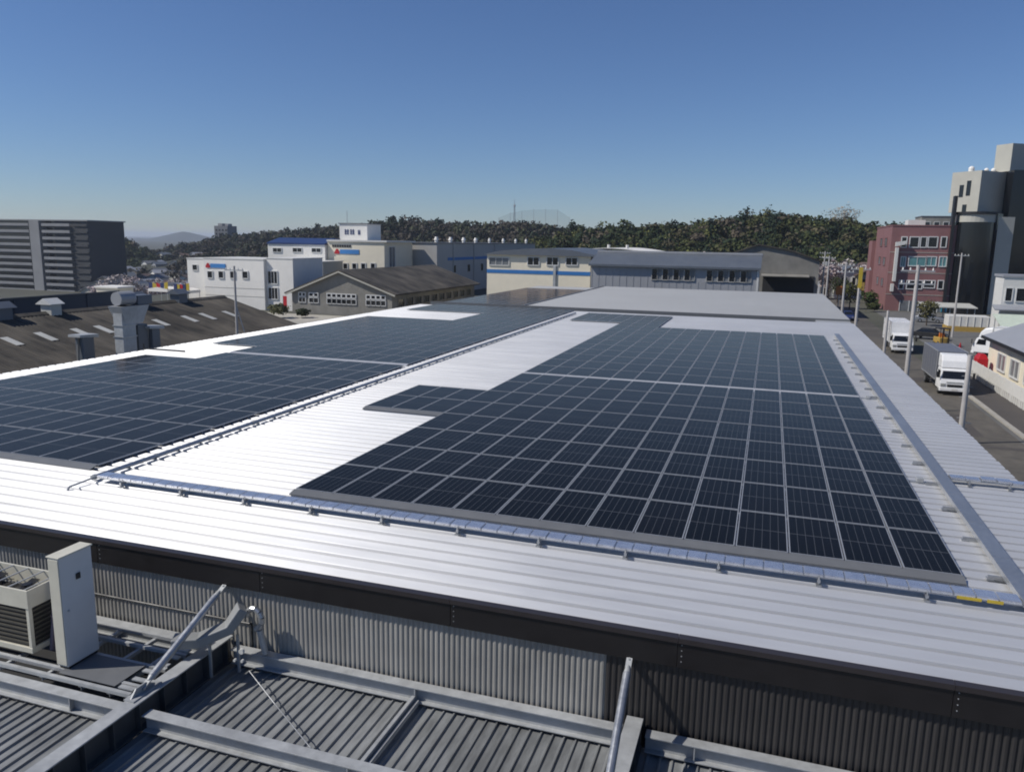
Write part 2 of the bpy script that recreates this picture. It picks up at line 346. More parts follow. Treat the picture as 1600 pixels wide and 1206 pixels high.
# ------------------------------------------------------------------ main warehouse with ribbed white roof
PITCH = .445; RT = -.09; RD = .16
wh = thing('warehouse', 'long warehouse with white ribbed roof carrying the solar panels', 'warehouse')
b = MB(); b.box(-34.1, 2.55, -3.72, 51.0, GZ, RT-RD-.12); b.build('wall', K['grey_clad'], wh)
b = MB(); b.box(-34.25, 2.68, -3.86, 51.2, RT-RD-.11, RT-RD-.012); roof = b.build('roof', K['shadow_gap'], wh)
prof = [(0, -RD), (.085, -RD), (.11, -.010), (.12, 0), (.41, 0), (.42, -.010), (.445, -RD)]
def sheet_mesh(name, x0, x1, m, prof, axis='x'):
    s = MB(); n = len(prof); s.add([(x0, y, z) for y, z in prof] + [(x1, y, z) for y, z in prof], [(i, i+1, n+i+1, n+i) for i in range(n-1)])
    # thickness underneath so the sheet ends show an edge
    s.add([(x, y, z-.006) for x in (x0, x1) for y, z in prof], [(n+i, n+i+1, i+1, i) for i in range(n-1)])
    # standing seam along the crest
    return s.mesh(name, m)
full_sheet = sheet_mesh('roof_sheet', -34.45, 2.80, K['roof'], prof)
NS = 124
for i in range(NS):
    y = -3.88 + i*PITCH
    link('roof_sheet', full_sheet, roof, (random.uniform(-.015, .015), y, RT+random.uniform(-.003, .003)))
# fascia along the near edge: boards with a lighter drip lip
for i in range(10):
    x0 = -34.45 + i*3.725
    s = MB(); s.box(x0+.003, x0+3.722, -4.0, -3.90, -.53, RT+.035); fb = s.build('fascia_board', K['fascia'], wh, bevel=.006)
    s = MB(); s.box(x0+.003, x0+3.722, -4.035, -3.885, RT+.036, RT+.06); s.box(x0+.003, x0+3.722, -4.035, -4.001, RT-.02, RT+.036); s.build('drip_lip', K['lip'], fb)
    s = MB()
    for k in range(4): s.tube((x0+.06, -4.0, -.42+k*.09), (x0+.06, -4.008, -.42+k*.09), .009, 6)
    s.build('rivet_row', K['frame'], fb)
# corrugated wall sheets under the fascia
def corr_mesh(w, z0, z1, m, pitch=.095, depth=.018):
    s = MB(); n = int(round(w/pitch)); pts = []
    for i in range(n):
        a = i*pitch; pts += [(a, 0), (a+.03, -depth), (a+.06, -depth), (a+.085, 0)]
    pts.append((n*pitch, 0)); k = len(pts)
    s.add([(x, y, z0) for x, y in pts] + [(x, y, z1) for x, y in pts], [(i, i+1, k+i+1, k+i) for i in range(k-1)])
    return s.mesh('wall_sheet', m)
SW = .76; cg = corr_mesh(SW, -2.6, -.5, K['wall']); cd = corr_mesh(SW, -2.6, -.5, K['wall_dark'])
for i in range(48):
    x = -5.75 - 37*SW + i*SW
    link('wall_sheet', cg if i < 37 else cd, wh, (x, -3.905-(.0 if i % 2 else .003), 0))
s = MB(); s.tube((-20, -3.945, -1.22), (-12.35, -3.945, -1.22), .02, 6); s.tube((-12.36, -3.945, -1.22), (-12.36, -3.945, -1.75), .016, 6); s.build('wall_cable', K['black'], wh)
# right-hand eave and left-hand eave gutters
for x in (-34.42, 2.74):
    s = MB(); s.box(x-.08, x+.08, -3.8, 51.1, RT-RD-.24, RT-RD-.13); s.build('eave_gutter', K['galv_dull'], wh)
# two valley infill at the far edge
s = MB(); s.box(.1, 2.7, 51.2, 53.25, RT-.25, RT-.02); s.build('far_edge_cap', K['roof2'], wh)
settle(wh)

# ------------------------------------------------------------------ rear warehouse with plain grey roof
rw = thing('rear_warehouse', 'second warehouse behind with a plain flat grey roof', 'warehouse')
s = MB(); s.box(-34.2, 2.6, 53.35, 89.8, GZ, -.42); s.build('wall', K['grey_clad'], rw)
s = MB(); yy = 53.3
rp = []
for i in range(60):
    rp += [(yy, -.1), (yy+.38, -.1), (yy+.46, .02), (yy+.56, .02)]; yy += .61
rp.append((yy, -.1)); n = len(rp)
s.add([(x, y, z) for x in (-25.0, 2.75) for y, z in rp], [(i, i+1, n+i+1, n+i) for i in range(n-1)])
s.add([(x, y, z-.25) for x in (-34.3, -25.0) for y, z in rp], [(i, i+1, n+i+1, n+i) for i in range(n-1)])
rr_ = s.build('roof', K['roof2'], rw)
s = MB(); s.box(-34.3, 2.72, 53.2, 53.29, -.45, .05); s.build('edge_flashing', K['skirt'], rw)
s = MB(); s.box(-25.12, -24.9, 53.3, 89.7, -.35, .08); s.build('ridge_flashing', K['skirt'], rw)
settle(rw)

# ------------------------------------------------------------------ solar arrays
MD = 2.2255
PW, PL, PT = .974, 2.172, .04
s = MB(); hw, hl, lip = PW/2, PL/2, .02
s.add([(-hw,-hl,0),(hw,-hl,0),(hw,hl,0),(-hw,hl,0),(-hw+lip,-hl+lip,0),(hw-lip,-hl+lip,0),(hw-lip,hl-lip,0),(-hw+lip,hl-lip,0)], [(0,1,5,4),(1,2,6,5),(2,3,7,6),(3,0,4,7)], 0)
s.add([(-hw,-hl,-PT),(hw,-hl,-PT),(hw,hl,-PT),(-hw,hl,-PT),(-hw,-hl,0),(hw,-hl,0),(hw,hl,0),(-hw,hl,0)], [(0,1,5,4),(1,2,6,5),(2,3,7,6),(3,0,4,7),(3,2,1,0)], 0)
s.add([(-hw+lip,-hl+lip,-.003),(hw-lip,-hl+lip,-.003),(hw-lip,hl-lip,-.003),(-hw+lip,hl-lip,-.003)], [(0,1,2,3)], 1)
panel_me = s.mesh('panel', [K['frame'], K['cells']])
def array(label, cells, z=0.0, skirts=(), sm='skirt', group='rooftop solar arrays'):
    t = thing('solar_array', label, 'solar array', group)
    rows = {}
    for (x, y) in cells:
        o = link('panel', panel_me, t, (x+.5, y+MD/2, z+random.uniform(-.002, .002)))
        o.rotation_euler = (random.uniform(-.0016, .0016), random.uniform(-.0016, .0016), 0)
        rows.setdefault(round(y, 3), []).append(x)
    for y, xs_ in rows.items():
        s = MB()
        for fy in (.22, .78): s.box(min(xs_)+.02, max(xs_)+.98, y+MD*fy-.02, y+MD*fy+.02, z-.083, z-PT-.003)
        s.build('mounting_rail', K['frame'], t)
    for (x0, x1, y) in skirts:
        s = MB(); s.prism([(y-.015, z-.002), (y-.015, z-.03), (y-.24, z-.085), (y-.24, z-.06)], 'x', x0, x1); s.build('front_skirt', K[sm], t)
        s = MB()
    return settle(t)
R0 = .0
near_r = [(-14.0+c, R0+MD*r) for r in range(8) for c in range(14)] + [(-17.0+c, R0+MD*r) for r in (4, 5) for c in range(3)]
array('near right solar array, its front row along the cable tray', near_r, skirts=[(-14.0, 0.0, 0), (-17.0, -14.02, MD*4)])
Y1 = 18.12
far_r = [(-14.0+c, Y1+MD*r) for r in range(10) for c in range(14)]
far_r += [(-14.0+c, Y1+MD*10) for c in range(3)] + [(-18.0+c, Y1+MD*r) for r in (11, 12, 13) for c in range(7)]
array('far right solar array, beyond the bright seam and beside the big white patch', far_r, skirts=[(-14.0, 0.0, Y1)], sm='skirt_sunlit')
L0 = -.15; LX = -32.75
near_l = [(LX+c, L0+MD*r) for r in range(8) for c in range(13) if not (r == 7 and c < 3)]
array('near left solar array across the ridge pipe', near_l, skirts=[(LX, LX+13, L0)])
L1 = 18.1
far_l = [(LX+c, L1+MD*r) for r in range(15) for c in range(13) if not (r == 0 and c < 3) and not (r in (9, 10, 11) and c < 7)]
array('far left solar array with the white notch cut into its far end', far_l, skirts=[(LX+3, LX+13, L1)], sm='skirt_sunlit')
back = [(-34.0+c, 54.4+MD*r) for r in range(13) for c in range(8)]
array('small solar array on the rear warehouse beside the grey roof', back, z=-.16)

# ------------------------------------------------------------------ cable trays on the roof
def tray_x(name, label, x0, x1, y0, y1, zb, zt, feet, seams=.335):
    t = thing(name, label, 'cable tray')
    s = MB(); s.box(x0, x1, y0+.02, y1-.02, zb, zt-.02); s.build('trough', K['galv'], t)
    n = max(1, int((x1-x0)/seams)); w = (x1-x0)/n
    ld = MB(); ld.prism([(y0, zt-.05), (y0, zt-.012), (y0+.02, zt), (y1-.02, zt), (y1, zt-.012), (y1, zt-.05), (y1-.014, zt-.05), (y1-.014, zt-.021), (y0+.014, zt-.021), (y0+.014, zt-.05)], 'x', .010, w-.016)
    me = ld.mesh('lid_segment', K['tray'])
    for i in range(n):
        o = link('lid_segment', me, t, (x0+i*w, 0, random.uniform(-.002, .002))); o.rotation_euler = (random.uniform(-.012, .012)*.3, random.uniform(-.006, .006)*.3, 0)
    for fx in feet:
        s = MB(); s.box(fx-.025, fx+.025, y0-.05, y1+.03, zb-.06, zb-.004); s.tube((fx, y0-.03, zb-.08), (fx, y0-.03, zb+.05), .013, 6); s.box(fx-.045, fx+.045, y0-.09, y0+.02, RT+.002, RT+.025); s.build('foot_bracket', K['galv'], t)
    return settle(t)
tray_x('cable_tray', 'long galvanised cable tray running along the front of the roof', -18.75, .62, -1.14, -.80, .03, .11, [-18+i*1.72 for i in range(11)])
tray_x('cable_tray', 'short galvanised cable tray reaching the right eave', 1.02, 2.75, 6.5, 6.8, .02, .10, [1.45, 2.35])
t = thing('cable_tray', 'straight galvanised cable tray beside the right edge of the panels', 'cable tray')
for i in range(21):
    y = -1.1 + i*2.0
    s = MB(); s.box(.64, .96, y+.004, y+1.996, -.0, .11); s.build('tray_section', K['galv'], t, bevel=.006)
for i in range(20):
    y = .2 + i*2.0
    s = MB(); s.box(.42, 1.05, y-.025, y+.025, RT+.002, -.004); s.box(.40, .52, y-.05, y+.05, RT+.002, RT+.045); s.tube((.47, y, RT), (.47, y, .0), .012, 6); s.build('foot_bracket', K['galv'], t)
s = MB(); s.box(.30, .62, -1.13, -.80, -.02, .105)
settle(t)
s = MB(); s.box(.1, .34, -1.145, -1.1405, .02, .075); s.box(-.35, .02, -1.145, -1.1405, .02, .075)
o = s.build('warning_label', K['yellow'])
tag(o, 'pair of yellow warning stickers on the front cable tray', 'sticker')
# ridge conduit
t = thing('ridge_pipe', 'galvanised conduit along the ridge between left and right arrays', 'pipe')
for i in range(24):
    y = -1.0+i*2.07; s = MB(); s.tube((-18.98, y, .0), (-18.98, y+2.06, .0), .055, 12); s.build('pipe_length', K['galv'], t, smooth=False)
    s = MB(); s.tube((-18.98, y-.05, .0), (-18.98, y+.05, .0), .068, 12); s.build('coupling', K['galv_dull'], t)
for i in range(55):
    y = -.80+i*2*PITCH; s = MB(); s.box(-19.04, -18.92, y-.03, y+.03, RT+.002, -.056); s.build('saddle', K['galv_dull'], t)
settle(t)
s = MB(); s.tube((-18.9, -1.15, .02), (-18.95, -1.75, -.02), .022, 8); s.tube((-18.95, -1.75, -.02), (-18.95, -1.80, -.085), .028, 8); s.tube((-18.9, -1.15, .02), (-18.9, -1.0, .02), .035, 8)
tag(s.build('cable_end', K['galv_dull']), 'short thin conduit stub poking out at the tray corner', 'pipe')
# loose brackets by the notch on the left eave, junctions on the right strip
for (x, y, lab) in ((-33.4, 17.4, 'dark bar lying on the white roof near the left eave'),):
    s = MB(); s.box(x-1.3, x+1.3, y-.05, y+.05, RT+.002, RT+.07); s.tube((x-1.3, y, RT), (x-1.3, y, .2), .03, 6); tag(s.build('roof_bar', K['black']), lab, 'bar')
for y, lab in ((6.3, 'cable junction clamp near the short tray'), (17.9, 'cable junction clamp at the bright seam')):
    t = thing('junction_clamp', lab, 'clamp', 'clamps beside the right tray')
    s = MB(); s.box(.05, .62, y-.04, y+.04, RT+.002, RT+.05); s.build('strap', K['galv'], t)
    s = MB(); s.box(.2, .36, y-.09, y+.09, RT+.05, RT+.15); s.build('box', K['galv_dull'], t, bevel=.01)
    settle(t)

# ------------------------------------------------------------------ annex in the foreground
an = thing('annex', 'low grey annex roof with steel beams in the foreground', 'building')
s = MB(); s.box(-21, 3, -13, -3.93, GZ, -2.75); s.build('wall', K['taupe'], an)
DZ = -1.98
def deck(x0, x1, y0, y1, z):
    dk = MB(); dk.box(x0, x1, y0, y1, z-.16, z-.09); d = dk.build('roof', K['shadow_gap'], an)
    dp = [(0, -.034), (.12, -.034), (.132, -.029), (.142, 0), (.165, 0), (.175, -.029), (.19, -.034)]; n = len(dp)
    m_ = MB(); m_.add([(x, y, zz) for y in (y0, y1) for x, zz in dp], [(n+i, n+i+1, i+1, i) for i in range(n-1)])
    me = m_.mesh('roof_sheet', K['deck'])
    for i in range(int((x1-x0)/.19)): link('roof_sheet', me, d, (x0+i*.19, 0, z+random.uniform(-.003, .003)))
deck(-12.75, 2.7, -12.5, -3.96, DZ); deck(-20.8, -13.1, -12.5, -6.28, DZ)
s = MB(); s.box(-20.8, -13.1, -6.1, -3.96, -2.74, -2.7); s.build('pit_shade_floor', K['shadow_gap'], an)  # floor coloured near black to stand for the shaded void under the platform
def hbeam(x0, x1, y, zt, h=.28, w=.2, tf=.022, stiff=()):
    s = MB(); s.box(x0, x1, y-w/2, y+w/2, zt-tf, zt); s.box(x0, x1, y-w/2, y+w/2, zt-h, zt-h+tf); s.box(x0, x1, y-.012, y+.012, zt-h+tf, zt-tf)
    o = s.build('steel_beam', K['galv_dull'], an, bevel=.003)
    for q in stiff:
        s = MB(); s.box(q-.01, q+.01, y-w/2+.006, y-.013, zt-h+tf, zt-tf); s.build('stiffener', K['galv_dull'], o)
hbeam(-12.66, -5.42, -4.09, -1.66, stiff=(-8.95,)); hbeam(-5.05, 2.6, -4.09, -1.66, stiff=(-4.3, -1.0)); hbeam(-20.8, -13.12, -4.09, -1.66, stiff=(-15.3,))
hbeam(-12.66, -5.42, -6.25, -1.66, stiff=(-9.0,)); hbeam(-20.8, -13.12, -6.25, -1.66, stiff=(-14.15, -17)); hbeam(-5.05, 2.6, -6.25, -1.66)
hbeam(-12.66, -5.42, -8.6, -1.66); hbeam(-20.8, -13.12, -8.6, -1.66)
def girder(x):
    s = MB(); w, h, zt = .26, .5, -1.50
    s.box(x-w/2, x+w/2, -12.4, -3.98, zt-h, zt-h+.025); s.box(x-.014, x+.014, -12.4, -3.98, zt-h+.025, zt-.026)
    o = s.build('girder', K['steel_dark'], an)  # web darker than the flange: its shaded side is put into the colour
    s = MB(); s.box(x-w/2, x+w/2, -12.4, -3.98, zt-.025, zt); s.build('top_flange', K['galv_dull'], o, bevel=.003)
    for k in range(16):
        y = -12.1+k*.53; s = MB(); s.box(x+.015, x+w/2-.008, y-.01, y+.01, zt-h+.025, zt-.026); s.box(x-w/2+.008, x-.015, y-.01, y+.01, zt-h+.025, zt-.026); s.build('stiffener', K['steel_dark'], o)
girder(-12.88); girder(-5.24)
s = MB(); s.box(-8.99, -8.93, -6.14, -4.2, -1.93, -1.80); s.build('purlin', K['galv_dull'], an)
s = MB(); s.box(-8.9, -8.86, -6.14, -4.2, -1.93, -1.86); s.build('purlin', K['galv_dull'], an)
s = MB(); s.path([(-11.95, -4.6, -1.72), (-11.0, -5.2, -1.80), (-9.75, -6.1, -1.70)], .009, 6); s.build('guy_wire', K['galv'], an)
s = MB(); s.path([(-4.95, -5.2, -1.72), (-4.4, -5.75, -1.80), (-4.0, -6.1, -1.78)], .009, 6); s.build('guy_wire', K['galv'], an)
settle(an)
# service platform in the left bay
pf = thing('service_platform', 'angle iron platform under the air conditioner left of the girder', 'platform')
def angle(p0, p1, w=.06):
    s = MB(); s.bar(p0, p1, w, .008); q0 = Vector(p0)-Vector((0,0,w/2)); q1 = Vector(p1)-Vector((0,0,w/2))
    d = (q1-q0).normalized(); off = d.cross(Vector((0,0,1)))*w/2; s.bar(q0+off, q1+off, .008, w); return s.build('angle_bar', K['galv_dull'], pf)
PZ = -1.56
for y in (-6.05, -5.82, -5.25, -4.75, -4.35): angle((-20.5, y, PZ), (-13.15, y, PZ))
for x in (-17.2, -16.0, -15.05, -14.2, -13.6): angle((x, -6.08, PZ-.075), (x, -4.3, PZ-.075))
s = MB(); s.box(-14.75, -13.55, -5.98, -5.3, PZ+.006, PZ+.016); s.build('cover_plate', K['skirt'], pf)
for i in range(7):
    y = -6.0+i*.26; s = MB(); s.box(-13.46+.03*(i % 2), -13.16, y, y+.09, PZ+.006, PZ+.03); s.build('cleat', K['galv_dull'], pf)
settle(pf)
# diagonal braces
def brace(label, x, xb):
    t = thing('diagonal_brace', label, 'brace', 'pipe braces from wall to girders')
    T = Vector((x, -3.99, -.50)); B = Vector((xb, -6.05, -1.44)); d = (B-T).normalized()
    s = MB(); s.tube(T+d*.30, B-d*.25, .063, 16); s.build('pipe', K['galv'], t)
    for a, c, r0, r1 in ((T, T+d*.34, .03, .056), (B, B-d*.29, .03, .056)):
        s = MB(); q = (c-a).normalized(); s.bar(a+q*.02, a+q*.2, .09, .022); s.tube(a+q*.17, c, .034, 14, .0645); s.build('flattened_end', K['galv_dull'], t)
    s = MB(); s.box(x-.012, x+.012, -4.06, -3.93, -.62, -.50) ; s.build('wall_lug', K['galv_dull'], t)
    s = MB(); s.prism([(-6.3, -1.5), (-5.72, -1.5), (-5.95, -1.36), (-6.16, -1.36)], 'x', xb-.012, xb+.012); s.box(xb-.1, xb+.1, -6.32, -5.7, -1.499, -1.478); s.build('base_gusset', K['galv_dull'], t)
    s = MB(); s.tube((xb-.06, -6.03, -1.43), (xb+.06, -6.03, -1.43), .018, 8); s.build('bolt', K['galv'], t)
    return settle(t)
brace('galvanised pipe brace beside the grey cabinet', -12.86, -12.93); brace('galvanised pipe brace in front of the dark wall sheets', -5.37, -5.30)
# bent duct with flexible hose by the first brace
t = thing('bent_duct', 'grey bent cable duct with hose against the corrugated wall', 'duct')
pts = [Vector((-13.25, -4.95, -1.22)), Vector((-12.85, -4.75, -1.22)), Vector((-12.45, -4.45, -1.05)), Vector((-12.28, -4.28, -.72))]
s = MB(); rings = []
for i, p in enumerate(pts):
    d = (pts[min(i+1, 3)]-pts[max(i-1, 0)]).normalized(); sd = d.cross(Vector((0,0,1))).normalized(); u = sd.cross(d)
    rings.append([p+sd*.15+u*.09, p-sd*.15+u*.09, p-sd*.15-u*.09, p+sd*.15-u*.09])
s.loft(rings); s.build('duct_body', K['duct_grey'], t, bevel=.02)
s = MB(); c = Vector((-12.10, -4.2, -.95)); hp = [c+Vector((math.cos(a)*.16, 0, math.sin(a)*.2)) for a in np.linspace(math.pi*.95, -math.pi*.45, 9)]
s.path(hp, .055, 10); s.build('flexible_hose', K['galv'], t)
s = MB(); s.tube((-12.0, -4.2, -1.15), (-11.93, -4.15, -1.62), .055, 10); s.build('down_pipe', K['galv_dull'], t)
for p in ((-12.15, -4.5, -1.42), (-12.22, -4.6, -1.55), (-12.08, -4.58, -1.55)):
    s = MB(); s.tube(p, (p[0], p[1]-.05, p[2]), .05 if p[2] > -1.5 else .025, 10); s.build('cable_gland', K['offwhite'], t)
for x, y in ((-12.7, -4.68), (-12.35, -4.36)):
    s = MB(); s.box(x-.02, x+.02, y-.02, y+.02, -1.95, -1.22); s.build('support_leg', K['galv_dull'], t)
settle(t)
# tall narrow cabinet
t = thing('electrical_cabinet', 'tall narrow cream cabinet standing on the platform', 'cabinet')
cx0, cx1, cy0, cy1, cz0, cz1 = -14.90, -14.66, -5.86, -5.2, -1.50, .46
s = MB(); s.box(cx0, cx1, cy0, cy1, cz0, cz1); s.build('case', K['cabinet'], t, bevel=.012)
s = MB(); s.box(cx0-.02, cx1+.02, cy0-.02, cy1+.02, cz1+.002, cz1+.03); s.build('lid', K['acbody'], t, bevel=.008)
s = MB(); s.box(cx0+.01, cx1-.01, cy0-.016, cy0-.002, cz0+.03, cz1-.02); s.build('door', K['acbody'], t, bevel=.005)
s = MB(); s.box(cx1+.002, cx1+.02, -5.56, -5.47, -.02, .09); s.build('vent_cowl', K['black'], t, bevel=.01)
s = MB(); s.tube((cx1, -5.76, -.5), (cx1+.02, -5.76, -.5), .02, 8); s.build('lock', K['galv_dull'], t)
s = MB(); s.box(cx0+.02, cx1-.02, cy0+.03, cy1-.03, PZ+.0045, cz0-.002); s.build('plinth', K['black'], t)
settle(t)
# outdoor air conditioning unit
t = thing('air_conditioner', 'large cream outdoor air conditioner at the left edge', 'air conditioner')
ax0, ax1, ay0, ay1, az0, az1 = -17.3, -15.62, -5.72, -4.95, -1.50, -.32
s = MB(); s.box(ax0+.03, ax1-.03, ay0+.03, ay1-.03, az0+.1, az1-.36); s.build('coil_core', K['black'], t)
for x in (ax0, ax1-.07):
    for y in (ay0, ay1-.07):
        s = MB(); s.box(x, x+.07, y, y+.07, az0+.02, az1-.34); s.build('corner_post', K['acbody'], t, bevel=.006)
s = MB(); s.box(ax0-.01, ax1+.01, ay0-.01, ay1+.01, az0, az0+.1); s.build('base_pan', K['acbody'], t, bevel=.006)
s = MB()
for a in ((ax0-.012, ax1+.012, ay0-.012, ay0+.02), (ax0-.012, ax1+.012, ay1-.02, ay1+.012), (ax0-.012, ax0+.02, ay0+.021, ay1-.021), (ax1-.02, ax1+.012, ay0+.021, ay1-.021)): s.box(*a, az1-.34, az1)
s.build('fan_shroud', K['acbody'], t, bevel=.005)
for i in range(8):
    z = az0+.16+i*.085; s = MB(); s.box(ax0+.08, ax1-.08, ay0+.005, ay0+.028, z, z+.03); s.build('louvre', K['louvre'], t)
    s = MB(); s.box(ax1-.028, ax1-.005, ay0+.08, ay1-.08, z, z+.03); s.build('louvre', K['louvre'], t)
for fx in (ax0+.45, ax1-.45):
    s = MB(); s.tube((fx, (ay0+ay1)/2, az1-.3), (fx, (ay0+ay1)/2, az1-.1), .09, 12)
    for k in range(4):
        a = k*math.pi/2+.4; s.bar((fx, (ay0+ay1)/2, az1-.14), (fx+math.cos(a)*.3, (ay0+ay1)/2+math.sin(a)*.3, az1-.14), .14, .012, (0, .5, 1))
    s.build('fan', K['black'], t)
for i in range(5):
    x = ax0+.1+i*(ax1-ax0-.2)/4; s = MB(); s.box(x-.012, x+.012, ay0+.021, ay1-.021, az1-.02, az1-.004); s.build('grille_bar', K['galv_dull'], t)
s = MB(); s.box(ax0+.1, ax1-.1, ay0+.1, ay1-.1, PZ+.0045, az0-.001); s.build('mounting_frame', K['galv_dull'], t)
settle(t)
s = MB()
for k, (dx, r) in enumerate(((0, .045), (.11, .035), (.2, .028))): s.path([(-15.42+dx, -5.3, -.1-k*.06), (-15.42+dx, -5.36, -.6), (-15.42+dx, -5.5, -1.5)], r, 8)
tag(s.build('refrigerant_pipes', mat('purple_pipe_lagging', (.10, .085, .12), .6)), 'lagged pipes rising between air conditioner and cabinet', 'pipe')

# ------------------------------------------------------------------ buildings: generic parts
def windows(parent, rects, Y=None, X=None, fm='frame_w', gm='glass', fr=.12, mull=0, sill=False, sgn=-1):
    for (a0, a1, z0, z1) in rects:
        f = MB(); p = MB()
        def bx(m_, u0, u1, w0, w1, d0, d1):
            if Y is not None: m_.box(u0, u1, min(Y+sgn*d0, Y+sgn*d1), max(Y+sgn*d0, Y+sgn*d1), w0, w1)
            else: m_.box(min(X+sgn*d0, X+sgn*d1), max(X+sgn*d0, X+sgn*d1), u0, u1, w0, w1)
        bx(f, a0-fr, a0, z0-fr, z1+fr, 0, .12); bx(f, a1, a1+fr, z0-fr, z1+fr, 0, .12); bx(f, a0, a1, z1, z1+fr, 0, .12); bx(f, a0, a1, z0-fr, z0, 0, .15)
        for k in range(mull):
            c = a0+(a1-a0)*(k+1)/(mull+1); bx(f, c-.04, c+.04, z0, z1, .03, .1)
        w = f.build('window', K[fm], parent); bx(p, a0, a1, z0, z1, .005, .028); p.build('pane', K[gm], w)
def gable(parent, x0, x1, y0, y1, ze, zr, m, th=.2, over=.4, name='roof'):
    xm = (x0+x1)/2
    sl_ = (zr-ze)/(xm-x0)
    s = MB(); o = over
    s.prism([(x0-o, ze-sl_*o), (xm, zr), (x1+o, ze-sl_*o), (x1+o, ze-sl_*o+th), (xm, zr+th), (x0-o, ze-sl_*o+th)], 'y', y0-o, y1+o)
    return s.build(name, m, parent)
def simple(name, label, cat, x0, x1, y0, y1, z1, m, roof=None, z0=GZ, group=None, ov=.15):
    t = thing(name, label, cat, group); s = MB(); s.box(x0, x1, y0, y1, z0, z1); s.build('wall', K[m], t)
    s = MB(); s.box(x0-ov, x1+ov, y0-ov, y1+ov, z1+.004, z1+.3); s.build('roof', K[roof or 'tile_grey'], t)
    return t

# cream hall with blue stripe
t = thing('cream_hall', 'cream hall with a blue stripe behind the rear roof', 'building')
s = MB(); s.box(-45.6, -29.2, 100, 122, GZ, 3.75); s.build('wall', K['cream'], t)
s = MB(); s.box(-45.61, -29.19, 99.95, 99.997, .95, 1.5); s.build('stripe', K['blue'], t)
s = MB(); s.prism([(-46.1, 3.76), (-43.2, 4.4), (-39, 4.75), (-35.5, 4.9), (-32, 4.65), (-29.0, 4.1), (-26.5, 3.5), (-26.5, 3.3), (-28.9, 3.76)], 'y', 99.5, 122.5); s.build('roof', K['dkgrey_roof'], t)
windows(t, [(-38.96,-37.23,2.33,3.44),(-35.92,-34.22,2.41,3.5),(-32.93,-31.25,2.49,3.5)], Y=100, gm='glass', mull=1)
windows(t, [(-45.19,-42.05,2.19,3.27)], Y=100, gm='glass_grey', fm='offwhite', mull=2)
s = MB(); s.box(-34.9, -34.5, 99.8, 99.93, -2, 2.3); s.build('downpipe', K['galv_dull'], t)
settle(t)
# grey metal shed right of it
t = thing('grey_metal_shed', 'grey metal clad shed with a dark lean-to roof behind the rear warehouse', 'building')
s = MB(); s.box(-28.2, -5.2, 96, 112, GZ, 2.55); s.build('wall', K['grey_clad'], t)
s = MB(); s.prism([(95.4, 2.56), (95.4, 2.85), (101.5, 4.45), (112, 4.45), (112, 4.2), (101.5, 4.2)], 'x', -28.5, -4.9); s.build('roof', K['dkgrey_roof'], t)
s = MB(); s.box(-28.5, -4.9, 101.4, 101.6, 4.46, 4.75); s.build('ridge_cap', K['grey_clad'], t)
s = MB(); s.box(-5.35, -5.1, 95.85, 95.97, GZ, 2.5); s.build('corner_trim', K['offwhite'], t)
for x0 in (-19.5, -12.0):
    windows(t, [(x0+.05+i*1.5, x0+.75+i*1.5, .9, 2.35) for i in range(4)], Y=96, gm='glass', fm='grey_clad2', fr=.1)
    windows(t, [(x0+.87+i*1.5, x0+1.4+i*1.5, .9, 2.35) for i in range(4)], Y=96, gm='glass_grey', fm='grey_clad2', fr=.06)
for i in range(46):
    x = -28.1+i*.5; s = MB(); s.box(x, x+.06, 95.965, 95.998, GZ, .7 if -20 < x < -5.8 else 2.5)
    if not i % 2: s.build('cladding_rib', K['grey_clad'], t)
settle(t)
# white low arched roof
t = thing('arched_hall', 'low hall with a shallow white arched roof', 'building')
s = MB(); s.box(-41.5, -24.6, 135, 160, GZ, 3.9); s.build('wall', K['beige'], t)
ar = [(-42+17.8*i/14, 3.95+.95*math.sin(math.pi*i/14)) for i in range(15)]
s = MB(); s.prism(ar + [(x, z-.15) for x, z in ar[::-1]], 'y', 134, 160.5); s.build('roof', K['white'], t)
for x in (-34.5, -30.8): s = MB(); s.tube((x, 140, 4.7), (x, 140, 5.5), .3, 8); s.build('roof_vent', K['offwhite'], t)
settle(t)
# mortar gable hall
t = thing('gabled_hall', 'brown grey gabled hall with a dark open front', 'building')
s = MB(); s.prism([(-11.5, GZ), (4.0, GZ), (4.0, 3.4), (-.2, 4.9), (-5.9, 5.9), (-11.5, 3.9)], 'y', 125, 150); s.build('wall', K['taupe'], t)
s = MB(); s.prism([(-12, 3.9), (-5.9, 6.08), (-.1, 5.08), (4.5, 3.45), (4.5, 3.25), (-.2, 4.91), (-5.9, 5.91), (-12, 3.7)], 'y', 124.6, 150.4); s.build('roof', K['brown_roof'], t)
s = MB(); s.box(-4.8, 3.4, 124.9, 124.96, GZ, .9); s.build('dark_opening_sheet', K['shadow_gap'], t)  # flat dark sheet painted as the unlit inside of the open front
s = MB(); s.prism([(124.95, 1.15), (122.8, .9), (122.8, .78), (124.95, 1.0)], 'x', -5.1, 2.5); s.build('canopy', K['taupe'], t)
settle(t)
